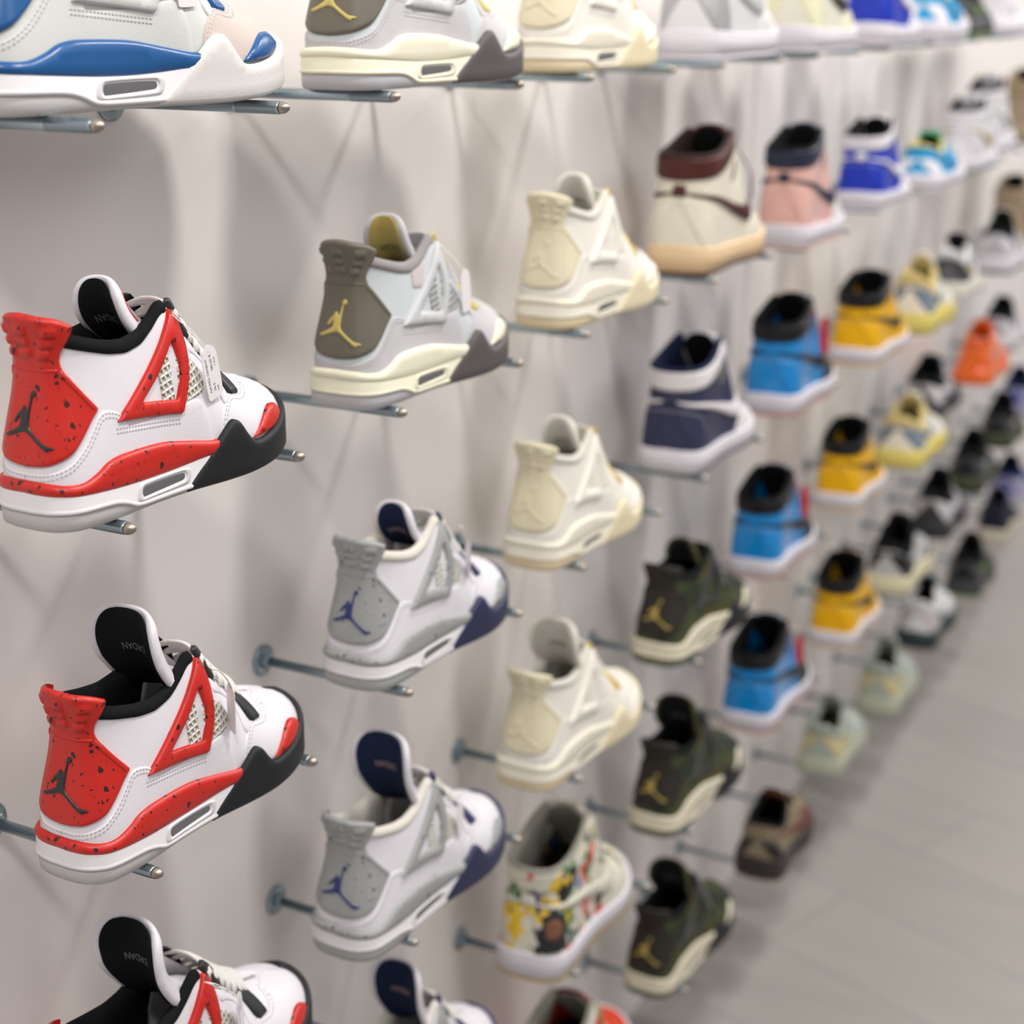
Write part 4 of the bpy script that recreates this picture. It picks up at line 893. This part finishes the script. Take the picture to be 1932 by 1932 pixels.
# ------------------------------------------------------------------ price tags
PAPER = M('tag_paper', (.80, .77, .78), .6); INK = M('tag_ink', (.03, .03, .035), .6); CORD = M('tag_cord', (.74, .72, .68), .8)
def price_tag(sho, at, rotz, size, label, lines, paper=PAPER, cord=CORD, thread_to=None, turn=0, cat='price tag'):
    """at: shoe-local mm of tag centre; tag faces shoe right (-y)"""
    mw = sho.matrix_world.copy(); e = bpy.data.objects.new('price_tag', None); COL.objects.link(e); e.empty_display_size = .01
    e.matrix_world = mw @ Matrix.Translation(Vector(at)*.001) @ Matrix.Rotation(math.radians(turn), 4, 'Z')
    tag(e, label, cat, 'price tags')
    W_, H_ = size; a = math.radians(rotz); ca, sa = math.cos(a), math.sin(a)
    def P(x, z, y=0): return (x*ca-z*sa, y, x*sa+z*ca)
    lp = cr([(-W_/2, -H_/2+2), (-W_/2+2, -H_/2), (W_/2-2, -H_/2), (W_/2, -H_/2+2), (W_/2, H_/2-7), (W_/2-6, H_/2), (-W_/2+6, H_/2), (-W_/2, H_/2-7)], 3, True); n = len(lp)
    V = [P(x, z, .3) for x, z in lp]+[P(x, z, -.3) for x, z in lp]
    F = [tuple(range(n)), tuple(range(2*n-1, n-1, -1))]+[(i, i+n, (i+1) % n+n, (i+1) % n) for i in range(n)]
    F = [tuple(range(n)), tuple(range(n, 2*n))[::-1]]+[(i, (i+1) % n, (i+1) % n+n, i+n) for i in range(n)]
    add('tag_card', new_mesh('tag_card', V, F, False), paper, e)
    V = []; F = []
    for txt, x, z, sz in lines:
        tv, tf = text_tris(txt, sz); b = len(V); V += [P(x-p[1], z+p[0], -.42) for p in tv]; F += [tuple(b+i for i in f) for f in tf]
    if V: add('tag_print', new_mesh('tag_print', V, F, False), INK, e)
    if thread_to is not None:
        t = np.array(thread_to, float)-np.array(at, float); V = []; F = []
        for sgn in (1, -1):
            p0 = np.array(P(0, H_/2-4)); pts = [p0+(t-p0)*u+np.array([sgn*1.6*math.sin(u*9), -2.2*math.sin(u*math.pi), 0]) for u in np.linspace(0, 1, 20)]
            pts += [t+np.array([-1, 6, 2])]
            v, f = sweep(pts, circ(.55, 6), np.array([0, 1., 0])); b = len(V); V += v; F += [tuple(b+i for i in q) for q in f]
        add('tag_string', new_mesh('tag_string', V, F), cord, e)
    return e
TL = [('AJ4 RED CEMENT', -5.5, -1, 3.3), ('36.5', 0, -11, 3.6), ('280,00 €', .5, 7, 3.4), ('NIK', 4.2, -13, 2.6), ('1 016', 5, 6, 3)]
price_tag(A2, (172, -47, 80), 13, (19, 38), 'white price tag printed in black hanging on the uppermost red sneaker', TL, thread_to=(146, -30, 124))
price_tag(A3, (165, -48, 84), 4, (17, 40), 'white price tag turned edge-on, hanging on the middle red sneaker', [], thread_to=(146, -30, 124), turn=62)
price_tag(A4, (170, -46, 84), 8, (17, 38), 'white price tag over the net of the lowest red sneaker', [('AJ4 RED CEMENT', -4, 0, 3.2), ('280,00 €', 2, 6, 3.2)], thread_to=(146, -30, 124), turn=25)
price_tag(A1, (166, -46, 82), 3, (19, 44), 'white price tag numbered 44 on the grey sneaker with blue midsole', [('AJ4', -3.5, -12, 3.3), ('44', .8, -13.5, 3.6), ('NIK', 4.8, -13.5, 3)], thread_to=(148, -33, 122))
price_tag(B2, (176, -46, 80), 6, (18, 38), 'blank white tag hanging on the grey and taupe sneaker', [], thread_to=(150, -30, 122))
price_tag(B3, (176, -45, 84), 6, (17, 38), 'white tag on the uppermost navy-toed sneaker', [], thread_to=(148, -30, 124), turn=50)
price_tag(B4, (172, -45, 80), 6, (17, 36), 'cream tag hanging on the middle navy-toed sneaker', [], thread_to=(148, -30, 124), turn=10)
for i, o in enumerate(EB):
    price_tag(o, (172, -46, 100), 8, (24, 60), ['cherry red hang tag on the uppermost azure high top', 'cherry red hang tag on the middle azure high top', 'cherry red hang tag on the lowest azure high top'][i], [], paper=M('cherry_card', (.42, .015, .03), .4), thread_to=(160, -30, 150), turn=-20, cat='hang tag')
price_tag(D2, (196, -44, 92), 8, (12, 34), 'oxblood hang tag with dark cord on the cream high top', [], paper=M('oxblood_card', (.10, .03, .03), .5), cord=BLK, thread_to=(165, -30, 140), cat='hang tag')

for o in list(COL.objects):
    if o.get('slot') in ('D4', 'D6'):
        price_tag(o, (172, -44, 66), 5, (9, 12), 'dark tag on a silver cord looped over the %s olive sneaker' % ('uppermost' if o['slot'] == 'D4' else 'lowest'), [], paper=BRN, cord=M('silver_cord', (.42, .41, .42), .5), thread_to=(146, -29, 131))
for o in COL.objects:
    if 'slot' in o.keys(): del o['slot']
